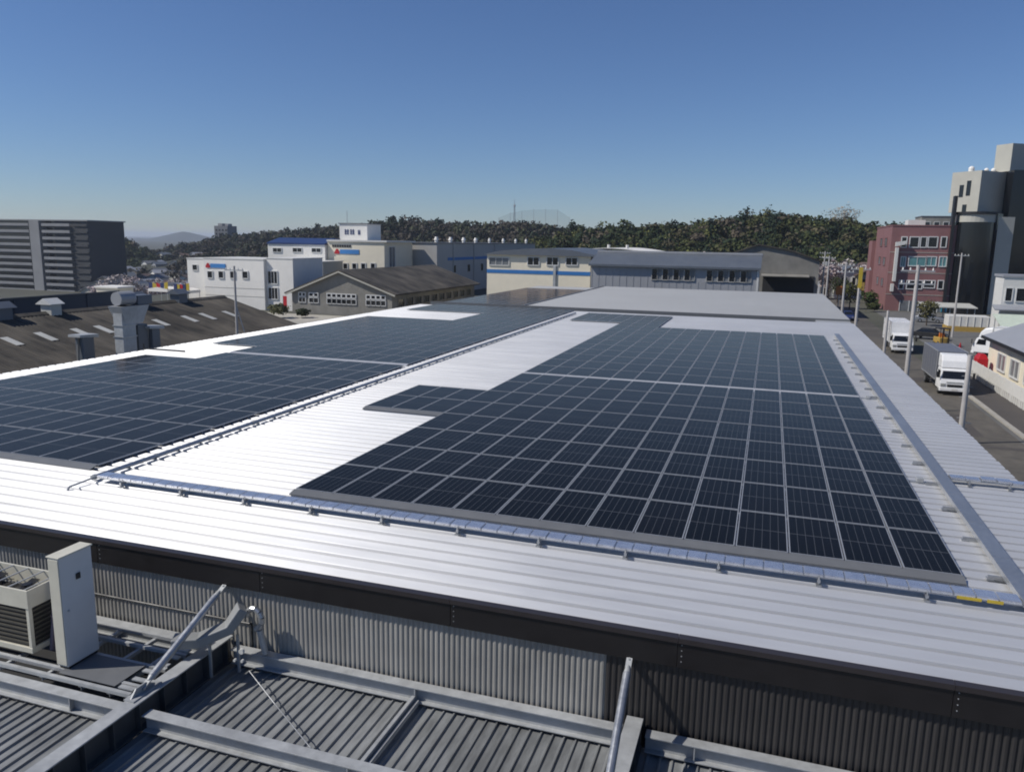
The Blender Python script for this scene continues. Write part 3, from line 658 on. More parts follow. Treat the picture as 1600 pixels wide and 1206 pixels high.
# grey gable shed with white windows (left middle)
t = thing('grey_gable_shed', 'old grey shed with brown roof and white framed window rows', 'shed')
s = MB(); s.prism([(-75.6, GZ), (-58.0, GZ), (-58.0, -2.35), (-66.8, .72), (-75.6, -2.7)], 'y', 92, 127); s.build('wall', K['taupe'], t)
s = MB(); s.prism([(-76.6, -2.95), (-66.8, .85), (-57.0, -2.55), (-57.0, -2.35), (-66.8, 1.05), (-76.6, -2.75)], 'y', 91.4, 127.6); s.build('roof', K['brown_roof'], t)
s = MB(); s.prism([(-76.4, -3.15), (-66.8, .62), (-57.2, -2.75), (-57.2, -2.5), (-66.8, .84), (-76.4, -2.9)], 'y', 91.35, 91.5); s.build('bargeboard', K['beige'], t)
for x0, x1 in ((-74.35,-73.06),(-72.48,-70.75),(-69.26,-64.07),(-62.41,-59.02)):
    n = max(1, round((x1-x0)/.85)); w = (x1-x0)/n
    windows(t, [(x0+i*w+.06, x0+(i+1)*w-.06, -4.2, -3.5) for i in range(n)], Y=92, fr=.09)
    windows(t, [(x0+i*w+.12, x0+(i+1)*w-.12, -3.2, -2.75) for i in range(n)], Y=92, fr=.13)
windows(t, [(94+i*3.2, 96+i*3.2, -4.4, -3.3) for i in range(10)], X=-58.0, fr=.1, sgn=1, fm='taupe')
settle(t)
# white factory cluster
def emblem(parent, x0, x1, z0, z1, Y):
    """sign: red rounded triangle mark followed by a blue board"""
    h = z1-z0; s = MB(); c = [(x0+h*(.5+.55*math.cos(a))*(1+.12*math.cos(3*(a-math.pi/2))), z0+h*(.48+.55*math.sin(a))*(1+.12*math.cos(3*(a-math.pi/2)))) if False else
                             (x0+h*.6+h*.62*math.cos(a)*(1+.22*math.cos(3*(a-math.pi/2))), z0+h*.45+h*.56*math.sin(a)*(1+.22*math.cos(3*(a-math.pi/2)))) for a in np.linspace(0, 2*math.pi, 18, endpoint=False)]
    s.prism(c, 'y', Y-.12, Y-.004); s.build('sign_mark', K['red'], parent)
    s = MB(); s.box(x0+h*1.35, x1, Y-.1, Y-.004, z0, z1); s.build('sign_board', K['signblue'], parent)
t = thing('white_factory', 'white factory with a red and blue sign above four square windows', 'factory')
s = MB(); s.box(-98.1, -93.9, 95, 104, gz(-97, 0)-1, 1.95); s.build('wing_wall', K['white'], t)
s = MB(); s.box(-93.88, -82.1, 94, 103.5, GZ-.5, 2.1); s.build('wall', K['white'], t)
s = MB(); s.box(-82.08, -77.0, 94.6, 103.5, GZ-.5, 2.35); s.build('stair_wall', K['white'], t)
s = MB(); s.box(-93.95, -82.05, 93.93, 103.6, 2.104, 2.28); s.box(-98.2, -93.97, 94.93, 104, 1.954, 2.1); s.box(-82.03, -76.93, 94.53, 103.6, 2.354, 2.5); s.build('parapet_cap', K['offwhite'], t)
windows(t, [(-96.94,-96.02,.12,.95)], Y=95, fr=.1)
windows(t, [(-93.1,-92.2,-1.02,.0),(-90.9,-90,-1.0,.05),(-88.6,-87.7,-.95,.1),(-86.2,-85.2,-.9,.15)], Y=94, fr=.12)
windows(t, [(-81.7,-80.0,-1.64,.3),(-81.7,-80.0,-4.14,-2.37)], Y=94.6, fr=.12, mull=2)
emblem(t, -93.4, -89.5, .62, 1.3, 94)
s = MB()
for z in (-2.6, -3.9): s.box(-93.86, -82.12, 93.96, 93.997, z, z+.05)
s.build('panel_joint', K['beige'], t)
settle(t)
t = thing('white_factory_block', 'taller white block with a dark blue roof edge', 'factory')
s = MB(); s.box(-104.0, -90.35, 126.2, 138, GZ, 4.4); s.build('wall', K['white'], t)
s = MB(); s.prism([(126.0, 4.404), (126.0, 4.7), (130.5, 5.75), (138, 5.75), (138, 4.404)], 'x', -104.1, -90.3); s.build('roof', K['blue_roof'], t)
windows(t, [(-102.7,-100.7,2.8,3.55),(-97.9,-95.8,2.9,3.65),(-93.4,-91.3,2.95,3.7)], Y=126.2, fr=.12, mull=1)
settle(t)
t = thing('beige_factory_block', 'beige block with a small red and blue sign beside the stair tower', 'factory')
s = MB(); s.box(-97.3, -91.2, 120, 126, GZ, 1.2); s.box(-91.19, -86.2, 118.5, 126, GZ, 1.2); s.build('wall', K['beige'], t)
s = MB(); s.box(-97.4, -86.1, 118.4, 126.1, 1.204, 1.36); s.build('parapet_cap', K['offwhite'], t)
emblem(t, -96.6, -93.7, .3, .9, 120)
windows(t, [(-90.6,-90.0,-1.2,-.1),(-89.2,-88.3,-1.2,0),(-87.6,-86.8,-1.2,0)], Y=118.5, fr=.1)
settle(t)
t = thing('cream_factory_block', 'cream block with the larger red and blue sign and small windows', 'factory')
s = MB(); s.box(-90.2, -77.3, 127, 140, GZ, 5.15); s.build('wall', K['cream'], t)
s = MB(); s.box(-90.25, -76.6, 126.7, 140.2, 5.154, 5.5); s.build('parapet_cap', K['offwhite'], t)
sc_ = (127+15.15)/(110+15.15)
def sx(x): return -3.74+(x+3.74)*sc_
def sz(z): return 5.8+(z-5.8)*sc_
emblem(t, sx(-78.4), sx(-73.5), sz(3.07), sz(3.86), 127)
windows(t, [(sx(a), sx(b_), sz(c), sz(d)) for a, b_, c, d in ((-78.51,-77.72,.4,1.31),(-76.68,-75.9,.45,1.36),(-74.86,-74.08,.5,1.4),(-73.06,-72.29,.55,1.45),(-71.14,-70.38,.6,1.5))], Y=127, fr=.16)
s = MB(); x = sx(-78.9)
for i in range(8): s.box(x+i*.56, x+i*.56+.38, 126.9, 126.996, sz(4.25), sz(4.65))
s.build('lettering', K['black'], t)
windows(t, [(129, 131.5, .2, 4.2)], X=-77.3, gm='glass_grey', fr=.12, sgn=1, mull=1)
settle(t)
t = thing('rooftop_penthouse', 'small white rooftop box with dark lettering', 'penthouse')
s = MB(); s.box(-90.3, -83.8, 132, 138, 5.504, 8.8); s.build('wall', K['white'], t)
s = MB(); s.box(-90.5, -83.6, 131.8, 138.2, 8.804, 8.97); s.build('roof', K['tile_grey'], t)
s = MB()
for x, pat in ((-89.1, 0), (-87.8, 1), (-86.0, 2)):
    for k in range(3): s.box(x, x+(1.0 if pat < 2 else .6), 131.93, 131.997, 6.7+k*.36, 6.83+k*.36)
    for k in range(2): s.box(x+.12+k*(.6 if pat < 2 else .3), x+.26+k*(.6 if pat < 2 else .3), 131.92, 131.997, 6.6, 7.7 if pat != 2 else 7.3)
s.build('lettering', K['navy'], t)
s = MB(); s.tube((-89.6, 134, 8.97), (-89.6, 134, 11.6), .05, 6); s.build('antenna', K['galv_dull'], t)
settle(t)
# long hall in shade
t = thing('long_grey_hall', 'long grey hall with a blue band and white roof ventilators', 'building')
s = MB(); s.box(-84, -72.0, 141, 215, GZ, 5.1); s.build('wall', K['grey_clad2'], t)
s = MB(); s.box(-71.997, -71.93, 147, 214.9, 1.35, 2.0); s.build('stripe', K['blue'], t)
s = MB(); s.box(-84.2, -71.8, 140.8, 215.2, 5.104, 5.3); s.build('roof', K['tile_grey'], t)
windows(t, [(150+i*9.0, 151.6+i*9.0, -1.4, .2) for i in range(7)], X=-72.0, fr=.12, sgn=1, fm='grey_clad2')
for y in (150, 163, 178): s = MB(); s.tube((-71.85, y, GZ), (-71.85, y, 5.0), .12, 8); s.build('downpipe', K['galv_dull'], t)
for i, y in enumerate((143, 151, 159, 167, 177, 188, 199, 209)):
    v_ = MB(); r = .55 if i < 4 else .45; v_.tube((-73, y, 5.3), (-73, y, 5.8), r*.7, 10); v_.tube((-73, y, 5.8), (-73, y, 6.5), r, 10, r*.55); v_.build('roof_ventilator', K['white'], t)
settle(t)

# brown corrugated roof shed on the left
t = thing('brown_roof_workshop', 'workshop with a weathered brown corrugated roof and pale skylights', 'workshop')
S_ = .28
def bz(x): return -.7 - S_*abs(x+60)
s = MB(); s.prism([(-75, -7.5), (-45, -7.5), (-45, bz(-45)-.3), (-60, -1.0), (-75, bz(-75)-.3)], 'y', -9, 55.5); s.build('wall', K['taupe'], t)
s = MB(); pts = []; yy = -10
while yy < 56: pts += [(yy, 0), (yy+.09, .05), (yy+.18, .05), (yy+.27, 0)]; yy += .36
n = len(pts)
for xa, xb in ((-60, -44.2), (-75.8, -60)):
    s.add([(x, y, bz(x)+dz) for x in (xa, xb) for y, dz in pts], [(i, i+1, n+i+1, n+i) for i in range(n-1)])
    s.add([(x, y, bz(x)-.06) for x in (xa, xb) for y in (-10, 56)], [(0, 1, 3, 2)])
rf = s.build('roof', K['brown_roof'], t)
s = MB(); s.prism([(-60.35, bz(-60.35)+.03), (-60, -.56), (-59.65, bz(-59.65)+.03), (-59.65, bz(-59.65)+.09), (-60, -.50), (-60.35, bz(-60.35)+.09)], 'y', -10, 56); s.build('ridge_cap', K['brown_roof'], rf)
for i, y in enumerate((23.7, 26.75, 29.65, 32.85, 35.15, 38.4, 41.45, 45.2, 47.75, 51)):
    q = MB(); xa, xb = -56.35+random.uniform(-.1, .1), -54.65
    q.add([(xa, y-.33, bz(xa)+.075), (xb, y-.33, bz(xb)+.075), (xb, y+.33, bz(xb)+.075), (xa, y+.33, bz(xa)+.075)], [(0, 1, 2, 3)])
    q.add([(xa, y-.33, bz(xa)+.06), (xb, y-.33, bz(xb)+.06), (xb, y+.33, bz(xb)+.06), (xa, y+.33, bz(xa)+.06)], [(3, 2, 1, 0)])
    q.build('skylight', K['skylight'], rf)
for i, (y, k_) in enumerate(((29.5, 1.5), (34.2, 1.0), (43.5, 1.1), (49.0, 1.2))):
    v_ = thing('roof_vent', ['boxy ridge ventilator at the far left of the brown roof', 'small white topped ridge ventilator on the brown roof', 'ridge ventilator right of the dust collector', 'ridge ventilator near the far end of the brown roof'][i], 'ventilator', 'ridge ventilators')
    q = MB(); q.box(-60.5*1, -59.4, y-.5*k_, y+.5*k_, -.85, .05); q.build('curb', K['skylight'] if i == 1 else K['dkgrey_roof'], v_)
    q = MB(); q.prism([(-60.8, .1), (-60.0, .55), (-59.2, .1), (-59.2, .054), (-60.8, .054)], 'y', y-.7*k_, y+.7*k_); q.build('hood', K['offwhite'] if i == 1 else K['dkgrey_roof'], v_); settle(v_)
settle(t)
# dust collector and hooded ducts standing between the roofs
t = thing('dust_collector', 'tall grey twin duct dust collector beside the left eave', 'dust collector')
s = MB(); s.box(-41.6, -40.9, 22.35, 23.4, GZ, 1.5); s.build('duct_shaft', K['galv_dull'], t, bevel=.03)
s = MB(); s.box(-41.5, -40.9, 23.55, 24.35, GZ, .3); s.build('duct_shaft', K['skirt'], t, bevel=.03)
s = MB(); s.loft([[(-41.8, 22.2, 1.5), (-40.8, 22.2, 1.5), (-40.8, 24.5, 1.5), (-41.8, 24.5, 1.5)], [(-41.6, 22.6, .4), (-40.9, 22.6, .4), (-40.9, 24.0, .4), (-41.6, 24.0, .4)]]); s.build('hopper', K['galv_dull'], t)
s = MB(); s.tube((-41.3, 22.4, 1.95), (-41.3, 23.6, 1.95), .42, 14); s.build('fan_drum', K['grey_clad'], t)
s = MB(); s.box(-41.7, -40.9, 23.7, 24.9, 1.52, 2.1); s.build('motor_box', K['dkgrey_roof'], t, bevel=.03)
for z in (-.4, .3): s = MB(); s.box(-41.65, -40.85, 22.3, 23.45, z, z+.06); s.build('clamp_ring', K['galv'], t)
settle(t)
for i, (x, y0, y1, zt, lab) in enumerate(((-43, 20.7, 22.0, -.15, 'hooded exhaust duct left of the dust collector'), (-41, 24.15, 25.3, .15, 'small hooded exhaust duct right of the dust collector'))):
    t = thing('exhaust_duct', lab, 'duct', 'hooded exhaust ducts')
    s = MB(); s.box(x-.3, x+.3, y0+.35, y1-.15, GZ, zt-.12); s.build('duct_shaft', K['dkgrey_roof'], t)
    s = MB(); s.prism([(y0, zt-.14), (y0, zt), (y1+.1, zt-.05), (y1+.1, zt-.25)], 'x', x-.45, x+.45); s.build('hood', K['galv_dull'], t)
    s = MB(); s.tube((x, y0+.1, -2.5), (x, y0+.3, zt-.2), .07, 8); s.build('stay_pipe', K['taupe'], t); settle(t)
# blue grey factory wall behind the brown roof
t = thing('bluegrey_factory', 'low blue grey factory wall behind the brown roof', 'factory')
s = MB(); s.prism([(-104, -9), (-78, -9), (-78, -.95), (-104, -5.6)], 'y', 14, 59.3); s.build('wall', K['bluegrey_wall'], t)
s = MB(); s.prism([(-104.3, -5.65), (-77.8, -.92), (-77.8, -.80), (-104.3, -5.5)], 'y', 13.8, 59.5); s.build('roof', K['dkgrey_roof'], t)
for k in range(9): s = MB(); s.box(-77.99, -77.9, 18+k*4.6, 18.12+k*4.6, -6, -1.0); s.build('wall_rib', K['bluegrey_wall'], t)
settle(t)

# apartment block
t = thing('apartment_block', 'dark ten storey apartment block with rows of pale balconies', 'apartment block')
s = MB(); s.box(-340, -300, 252, 268, -22, 11.0); s.build('wall', K['apart'], t)
s = MB(); s.box(-299.98, -281.5, 250, 270, -22, 11.1); s.build('stair_wall', K['apart'], t)
s = MB(); s.box(-341, -280.8, 249.5, 270.5, 11.11, 11.6); s.build('roof', K['apart_l'], t)
s = MB(); s.box(-312.5, -307, 248.5, 252, -22, 11.05); s.build('lift_tower', K['apart_l'], t)
for f in range(11):
    z = -19.6+f*2.85
    for (x0, x1) in ((-340, -313), (-305.5, -290)):
        s = MB(); s.box(x0, x1, 248.6, 250.4, z-.15, z); s.box(x0, x1, 248.55, 248.7, z, z+1.1); s.build('balcony', K['apart_l'], t)
    s = MB(); s.box(-340, -313, 251.9, 251.97, z+.1, z+2.3); s.box(-306, -300.1, 251.9, 251.97, z+.1, z+2.3); s.build('window_band', K['glass'], t)
    s = MB(); s.box(-289, -281.6, 249.6, 249.97, z, z+.9); s.build('stair_rail', K['apart'], t)
settle(t)
# small tower block on the left hill
t = thing('hill_tower_block', 'small grey tower block alone on the wooded hill', 'tower block')
s = MB(); s.box(-441.5, -428.5, 530, 542, -8, 14.2); s.build('wall', mat('far_block_grey', (.16, .165, .17), .8), t)
s = MB(); s.box(-440, -436, 533, 538, 14.2, 16.2); s.box(-433, -430, 533, 538, 14.2, 16); s.build('plant_room', K['apart_l'], t)
windows(t, [(-440.3+i*3.2, -438.6+i*3.2, 1+k*3, 2.6+k*3) for i in range(4) for k in range(4)], Y=530, fr=.1, fm='apart_l'); settle(t)
# driving range net and mast on the middle hill
t = thing('practice_net', 'pale netting on tall posts above the hill crest', 'net')
net_m = bpy.data.materials.new('fine_netting'); net_m.use_nodes = True; nt = net_m.node_tree
pr_ = nt.nodes['Principled BSDF']; pr_.inputs['Base Color'].default_value = (.10, .12, .12, 1); tr_ = nt.nodes.new('ShaderNodeBsdfTransparent'); mx_ = nt.nodes.new('ShaderNodeMixShader'); mx_.inputs[0].default_value = .16
nt.links.new(tr_.outputs[0], mx_.inputs[1]); nt.links.new(pr_.outputs[0], mx_.inputs[2]); nt.links.new(mx_.outputs[0], nt.nodes['Material Output'].inputs[0])
PX = [-176, -168, -160, -152, -144, -136, -128]; PZ_ = [21, 24, 25.5, 26.2, 26.4, 26.2, 21.5]
s = MB()
for i in range(6): s.add([(PX[i], 480, 8), (PX[i+1], 480, 8), (PX[i+1], 480, PZ_[i+1]), (PX[i], 480, PZ_[i])], [(0, 1, 2, 3)])
s.build('netting', net_m, t)
for x, z in zip(PX, PZ_): s = MB(); s.tube((x, 480, 4), (x, 480, z+.3), .11, 6); s.build('post', K['galv_dull'], t)
settle(t)
t = thing('radio_mast', 'thin lattice radio mast rising above the hill', 'mast')
s = MB()
for a in (0, 2.1, 4.2): s.tube((-157+math.cos(a)*.9, 455+math.sin(a)*.9, 6), (-157+math.cos(a)*.3, 455+math.sin(a)*.3, 28.5), .11, 5)
s.build('mast_leg', K['galv_dull'], t)
s = MB()
for k in range(11): z = 8+k*1.8; s.bar((-157.8+k*.03, 454.6, z), (-156.3-k*.03, 455.4, z+1.2), .12, .12)
s.build('lattice', K['galv_dull'], t); s = MB(); s.tube((-157, 455, 28.5), (-157, 455, 31), .12, 5); s.box(-157.6, -156.4, 454.5, 455.5, 27, 28); s.build('antenna', K['galv_dull'], t); settle(t)

# small houses of the far town
HW = [('white', K['offwhite']), ('beige', K['beige']), ('grey', K['grey_clad']), ('tan', mat('tan_render', (.35, .29, .22), .8))]
HR = [('dark grey', K['tile_grey']), ('blue grey', K['dkgrey_roof']), ('brown', mat('house_roof_brown', (.12, .08, .06), .7)), ('pale grey', K['lichen'])]
ORD = ['first', 'second', 'third', 'fourth', 'fifth', 'sixth', 'seventh', 'eighth', 'ninth', 'tenth', 'eleventh', 'twelfth']
def house(label, x, y, z, w, d, h, wm, rm, rz, group):
    t = thing('small_house', label, 'house', group, (x, y, z), rz)
    s = MB(); s.prism([(-w/2, -1), (w/2, -1), (w/2, h), (0, h+w*.22), (-w/2, h)], 'y', -d/2, d/2); s.build('wall', wm, t)
    s = MB(); o = .5; s.prism([(-w/2-o, h-o*.44), (0, h+w*.22), (w/2+o, h-o*.44), (w/2+o, h-o*.44+.22), (0, h+w*.22+.24), (-w/2-o, h-o*.44+.22)], 'y', -d/2-o, d/2+o); s.build('roof', rm, t)
    windows(t, [(-w*.3, -w*.08, h*.55, h*.85), (w*.08, w*.3, h*.55, h*.85), (-w*.3, -w*.08, h*.1, h*.36)], Y=-d/2, fr=.1)
    return t
rows = [('front', 205, (-236, -176), 12), ('second', 228, (-256, -190), 12), ('third', 252, (-280, -208), 12), ('fourth', 285, (-308, -232), 12), ('fifth', 325, (-345, -255), 12), ('sixth', 380, (-375, -292), 12), ('back', 450, (-425, -345), 12)]
for rname, y, (xa, xb), n in rows:
    for i in range(n):
        wn_, wm = random.choice(HW); rn, rm = random.choice(HR); x = xa+(xb-xa)*(i+.5)/n+random.uniform(-1, 1)
        yy = y+random.uniform(-6, 6); zz = float(gz(x, yy)) + {'fifth': 1.0, 'sixth': 3.0, 'back': 6.5}.get(rname, 0)
        house(f'{wn_} house with {rn} roof, {ORD[i]} from left in the far town, {rname} row', x, yy, zz, random.uniform(5, 7), random.uniform(6, 8), random.uniform(4.0, 5.6), wm, rm, random.uniform(-.5, .5), 'houses of the far left town')
rows = [('front', 190, (7.5, 20), 3), ('back', 212, (3, 28), 5)]
for rname, y, (xa, xb), n in rows:
    for i in range(n):
        wn_, wm = random.choice(HW); rn, rm = random.choice(HR); x = xa+(xb-xa)*(i+.5)/n
        house(f'{wn_} house with {rn} roof, {ORD[i]} from left at the road end, {rname} row', x, y+random.uniform(-3, 3), GZ, random.uniform(5, 6.5), 7, random.uniform(5, 6.5), wm, rm, random.uniform(-.4, .4), 'houses at the end of the road')

# ------------------------------------------------------------------ blossom trees and shrubs
def tree(name, label, x, y, z, r, h, c, m, n=420, leaf=.3, cat='tree', group=None, trunk=True):
    t = thing(name, label, cat, group, (x, y, z))
    cr = leaf_cloud('crown', [(0, 0, h*.18, r, h*.82, c, n, leaf)], m, t)
    if trunk:
        s = MB(); s.tube((0, 0, -.3), (0, 0, h*.45), r*.07, 8, r*.045)
        for k in range(5): a = k*1.3+x; s.tube((0, 0, h*(.3+.04*k)), (math.cos(a)*r*.6, math.sin(a)*r*.6, h*(.58+.05*k)), r*.035, 6, r*.012)
        s.build('trunk', K['bark'], t)
    return t
BL = (.44, .37, .36); BL2 = (.36, .32, .30)
for i in range(8):
    tree('cherry_tree', f'pale blossoming cherry tree, {ORD[i]} from left below the far town', -212+i*6.6+random.uniform(-1.5, 1.5), 186+random.uniform(-5, 8), float(gz(-190, 190))-.5, random.uniform(3.2, 4.4), random.uniform(6.5, 9), BL if i % 2 else BL2, K['blossom'], 500, .34, group='cherry trees below the town')
for i in range(12):
    tree('cherry_tree', f'pale blossoming cherry tree, {ORD[i]} from left among the town houses', -262+i*6.2+random.uniform(-1.5, 1.5), 238+random.uniform(-6, 10), float(gz(-230, 240)), random.uniform(3.4, 4.8), random.uniform(7, 10), BL if i % 2 else BL2, K['blossom'], 420, .4, group='cherry trees among the houses')
for i in range(7):
    tree('cherry_tree', f'pale blossoming cherry tree, {ORD[i]} from left behind the road end', 6+i*4.2+random.uniform(-1, 1), 176+random.uniform(-4, 10) if i < 2 else 200+random.uniform(-6, 8), GZ, random.uniform(2.6, 3.6), random.uniform(8, 10), BL if i % 2 else BL2, K['blossom'], 500, .3, group='cherry trees behind the road')
for i in range(9):
    tree('cherry_tree', f'pale blossoming cherry tree, {ORD[i]} from left above the grey metal shed roof', -22+i*2.6, 150+random.uniform(-2, 4), GZ, 2.2, 10.2+random.uniform(-.4, .5), BL, K['blossom'], 420, .26, group='cherry trees behind the grey shed')
tree('pale_tree', 'pale bare tree on the skyline of the wooded ridge', 21, 305, 8, 6, 14, (.30, .28, .24), K['leaf'], 900, .22)
for i, (x, y, r, h, c, lab) in enumerate(((16.2, 160, 1.5, 3.2, (.05,.075,.02), 'dark green hedge bush against the pink building'), (15.6, 152, 1.3, 2.4, (.045,.06,.02), 'low hedge bush at the pink building corner'), (15.2, 144.5, 1.2, 1.8, (.06,.07,.025), 'small hedge bush nearest the road'),
        (20.0, 120, 1.6, 4.2, (.09,.085,.035), 'thin olive tree beside the front truck pole'), (11.5, 150, 1.8, 5.5, (.06,.065,.02), 'roadside tree before the yellow sign'), (10.6, 168, 2.0, 6, (.04,.05,.02), 'dark roadside tree at the road end'),
        (30.5, 118, 1.8, 2.6, (.07,.09,.03), 'green shrub behind the yellow skip'), (33, 112, 2.0, 2.2, (.08,.09,.03), 'green shrub right of the yellow skip'), (-72.5, 84, 1.5, 2.2, (.12,.12,.06), 'pale shrub in front of the white factory door'), (-69.8, 86, 1.0, 1.4, (.05,.06,.03), 'dark low shrub at the shed corner'))):
    tree('shrub', lab, x, y, GZ, r, h, c, K['leaf'], 500, .16, cat='shrub', trunk=h > 3)

# ------------------------------------------------------------------ pink building, dark tower
t = thing('pink_building', 'pink tiled four storey building with pale framed windows', 'building')
s = MB(); s.box(17.7, 29.1, 150, 173, GZ, 9.9); s.build('wall', K['pink'], t)
s = MB(); s.box(17.0, 26, 173.05, 179, GZ, 7.3); s.build('rear_wing', K['pink'], t)
s = MB(); s.box(17.6, 29.2, 149.9, 173.1, 9.904, 10.12); s.build('parapet_cap', K['pink'], t)
PW_ = [(19.52,20.29,6.04,7.82),(20.94,22.36,6.07,7.84),(22.79,23.65,6.1,7.87),(24.08,25.48,6.13,7.89),(26.22,26.97,6.16,7.92),(19.87,20.53,-1.77,-.32),(21.19,22.72,-1.71,-.27),(22.94,23.7,-1.66,-.22),(24.11,25.84,-1.4,-.17),(26.51,27.27,-1.54,-.11)]
windows(t, PW_, Y=150, fm='frame_w', fr=.16)
windows(t, [(19.77,20.43,2.45,4.13),(21.08,23.91,2.63,4.18),(24.12,25.63,2.7,4.24),(26.28,27.35,2.63,4.28)], Y=150, gm='teal_reflect_sign', fr=.16, mull=1)
windows(t, [(155+k*7, 158.5+k*7, z, z+1.5) for k in range(2) for z in (-1.6, 2.5, 6.2)], X=17.7, gm='glass_grey', fm='pink', fr=.1)
for z in (5.0, 1.2, -2.9): s = MB(); s.box(17.66, 29.14, 149.94, 149.997, z, z+.1); s.build('string_course', K['beige'], t)
s = MB(); s.box(20.2, 28.5, 149.9, 149.99, GZ, -4.0); s.build('shopfront', K['glass_grey'], t)
for i in range(6): s = MB(); s.box(20.2+i*1.62, 20.34+i*1.62, 149.8, 149.895, GZ, -4.0); s.build('shop_post', K['frame_w'], t)
s = MB(); s.box(27.4, 28.3, 149.6, 149.79, -5.9, -4.75); s.build('shop_sign', K['cyan'], t)
s = MB(); s.box(18.5, 19.0, 148.9, 149.9, -.4, 5.9); s.build('projecting_sign', K['offwhite'], t)
s = MB(); s.box(18.3, 18.8, 148.9, 149.9, -2.3, -.9); s.build('projecting_sign', K['offwhite'], t)
s = MB(); s.prism([(18.4, 6.1), (20.0, 6.5), (20.3, 7.2), (18.4, 6.9)], 'y', 148.9, 149.6); s.build('projecting_sign', K['offwhite'], t)
s = MB(); s.box(21, 24, 155, 159, 10.125, 11.2); s.build('roof_tank', K['offwhite'], t); settle(t)
t = thing('dark_tower', 'tall dark glass and cream tower at the right edge', 'tower')
def poly(name, pts, z0, z1, m): s = MB(); s.prism(pts, 'z', z0, z1); return s.build(name, K[m], t)
poly('wall', [(31.6, 150.6), (37.2, 156.5), (33, 162), (27.8, 155.6)], 12.6, 20.0, 'tower_cream')
poly('core_wall', [(31.8, 151.4), (36.4, 156.4), (33, 161), (28.4, 155.8)], GZ, 12.59, 'tower_cream')
cyl = [(31.6+3.3*math.cos(a), 151.2+3.3*math.sin(a)) for a in np.linspace(0, 2*math.pi, 28, endpoint=False)]
poly('glass_bay', cyl, GZ, 10.7, 'black_glass')
poly('bay_band', [(31.6+(x-31.6)*.97, 151.2+(y-151.2)*.97) for x, y in cyl], 10.704, 12.1, 'tower_cream')
poly('bay_canopy', [(31.6+(x-31.6)*1.06, 151.2+(y-151.2)*1.06) for x, y in cyl], 12.11, 12.55, 'black')
poly('side_wall', [(35.1, 150.0), (37.9, 150.8), (38.6, 158), (36.6, 156.3)], GZ, 11.7, 'tower_cream')
poly('glass_tower', [(37.3, 153), (48, 156), (48, 170), (36, 163)], GZ, 20.2, 'black_glass')
poly('penthouse', [(37.2, 155.6), (41.0, 158), (43.5, 164), (35.2, 158.5)], 20.21, 25.2, 'tower_cream')
poly('service_fin', [(27.5, 149.4), (28.0, 149.4), (28.0, 151), (27.5, 151)], GZ, 15.4, 'black')
for x, y, r in ((30.6, 154.2, .55), (33.6, 156.6, .4), (35, 157.6, .45)):
    s = MB(); s.tube((x, y, 20.0), (x, y, 20.5), r*.9, 12); s.loft([[(x+r*math.cos(b_)*math.cos(a), y+r*math.cos(b_)*math.sin(a), 20.5+r*math.sin(b_)) for a in np.linspace(0, 2*math.pi, 10, endpoint=False)] for b_ in (0, .5, 1.0, 1.45)]); s.build('roof_tank', K['white'], t)
nrm = Vector((-5.0, -3.8)).normalized()
for (u, z0, z1) in ((.38, 15.6, 18.3), (.62, 15.4, 17.6), (.45, 12.65, 14.0)):
    p = Vector((31.6, 150.6)).lerp(Vector((27.8, 155.6)), u); d = (Vector((27.8, 155.6))-Vector((31.6, 150.6))).normalized()
    q = [p-d*.45+nrm*.06, p+d*.45+nrm*.06, p+d*.45-nrm*.1, p-d*.45-nrm*.1]; poly('window', [tuple(k) for k in q], z0, z1, 'glass')
poly('green_sign', [(42.0, 159.5), (44, 160), (44, 161), (42, 160.5)], 25.22, 30, 'teal_reflect_sign')
settle(t)
# distant flat blocks right of the ridge
for i, (x0, x1, y, z, lab) in enumerate(((40, 52, 260, 15.5, 'grey flat block peeping over the pink building'), (53, 62, 255, 14, 'low cream block behind the dark tower'))):
    tt = simple('flat_block', lab, 'building', x0, x1, y, y+12, z, 'taupe' if i == 0 else 'tower_cream', group='blocks behind the pink building')
    windows(tt, [(x0+1+k*2.6, x0+2.4+k*2.6, z-3.2, z-1.6) for k in range(4 if i == 0 else 3)], Y=y, fr=.15); settle(tt)

# ------------------------------------------------------------------ right-hand yard: house, fence, odd things
t = thing('cream_office', 'cream single storey office with grey roof behind the white fence', 'house')
s = MB(); s.box(17, 27, 44, 70.5, GZ, -2.45); s.build('wall', K['cream'], t)
s = MB(); s.prism([(16.4, -2.62), (22, -.35), (27.6, -2.62), (27.6, -2.4), (22, -.12), (16.4, -2.4)], 'y', 43.5, 71); s.build('roof', K['lichen'], t)
s = MB(); s.box(16.3, 16.42, 43.5, 71, -2.66, -2.38); s.build('eave_trim', K['black'], t)
windows(t, [(48+k*4.1, 50.4+k*4.1, -5.0, -3.6) for k in range(5)], X=17.0, gm='glass_grey', fr=.12, mull=1)
s = MB(); s.prism([(17.02, GZ), (26.98, GZ), (26.98, -2.46), (22, -.5), (17.02, -2.46)], 'y', 70.51, 70.6); s.build('gable_wall', K['cream'], t)
settle(t)
t = thing('boundary_fence', 'low white boundary fence with openings along its foot', 'fence')
pm = MB(); pm.box(14.92, 15.04, .03, 2.37, -5.35, -4.42); pme = pm.mesh('fence_panel', K['offwhite'])
pb = MB(); pb.box(14.90, 15.06, -.12, .12, GZ+.12, -4.38); pbe = pb.mesh('fence_post', K['offwhite'])
fb_ = MB(); fb_.box(14.93, 15.03, .12, .32, GZ+.12, -5.36); fbe = fb_.mesh('foot_block', K['offwhite'])
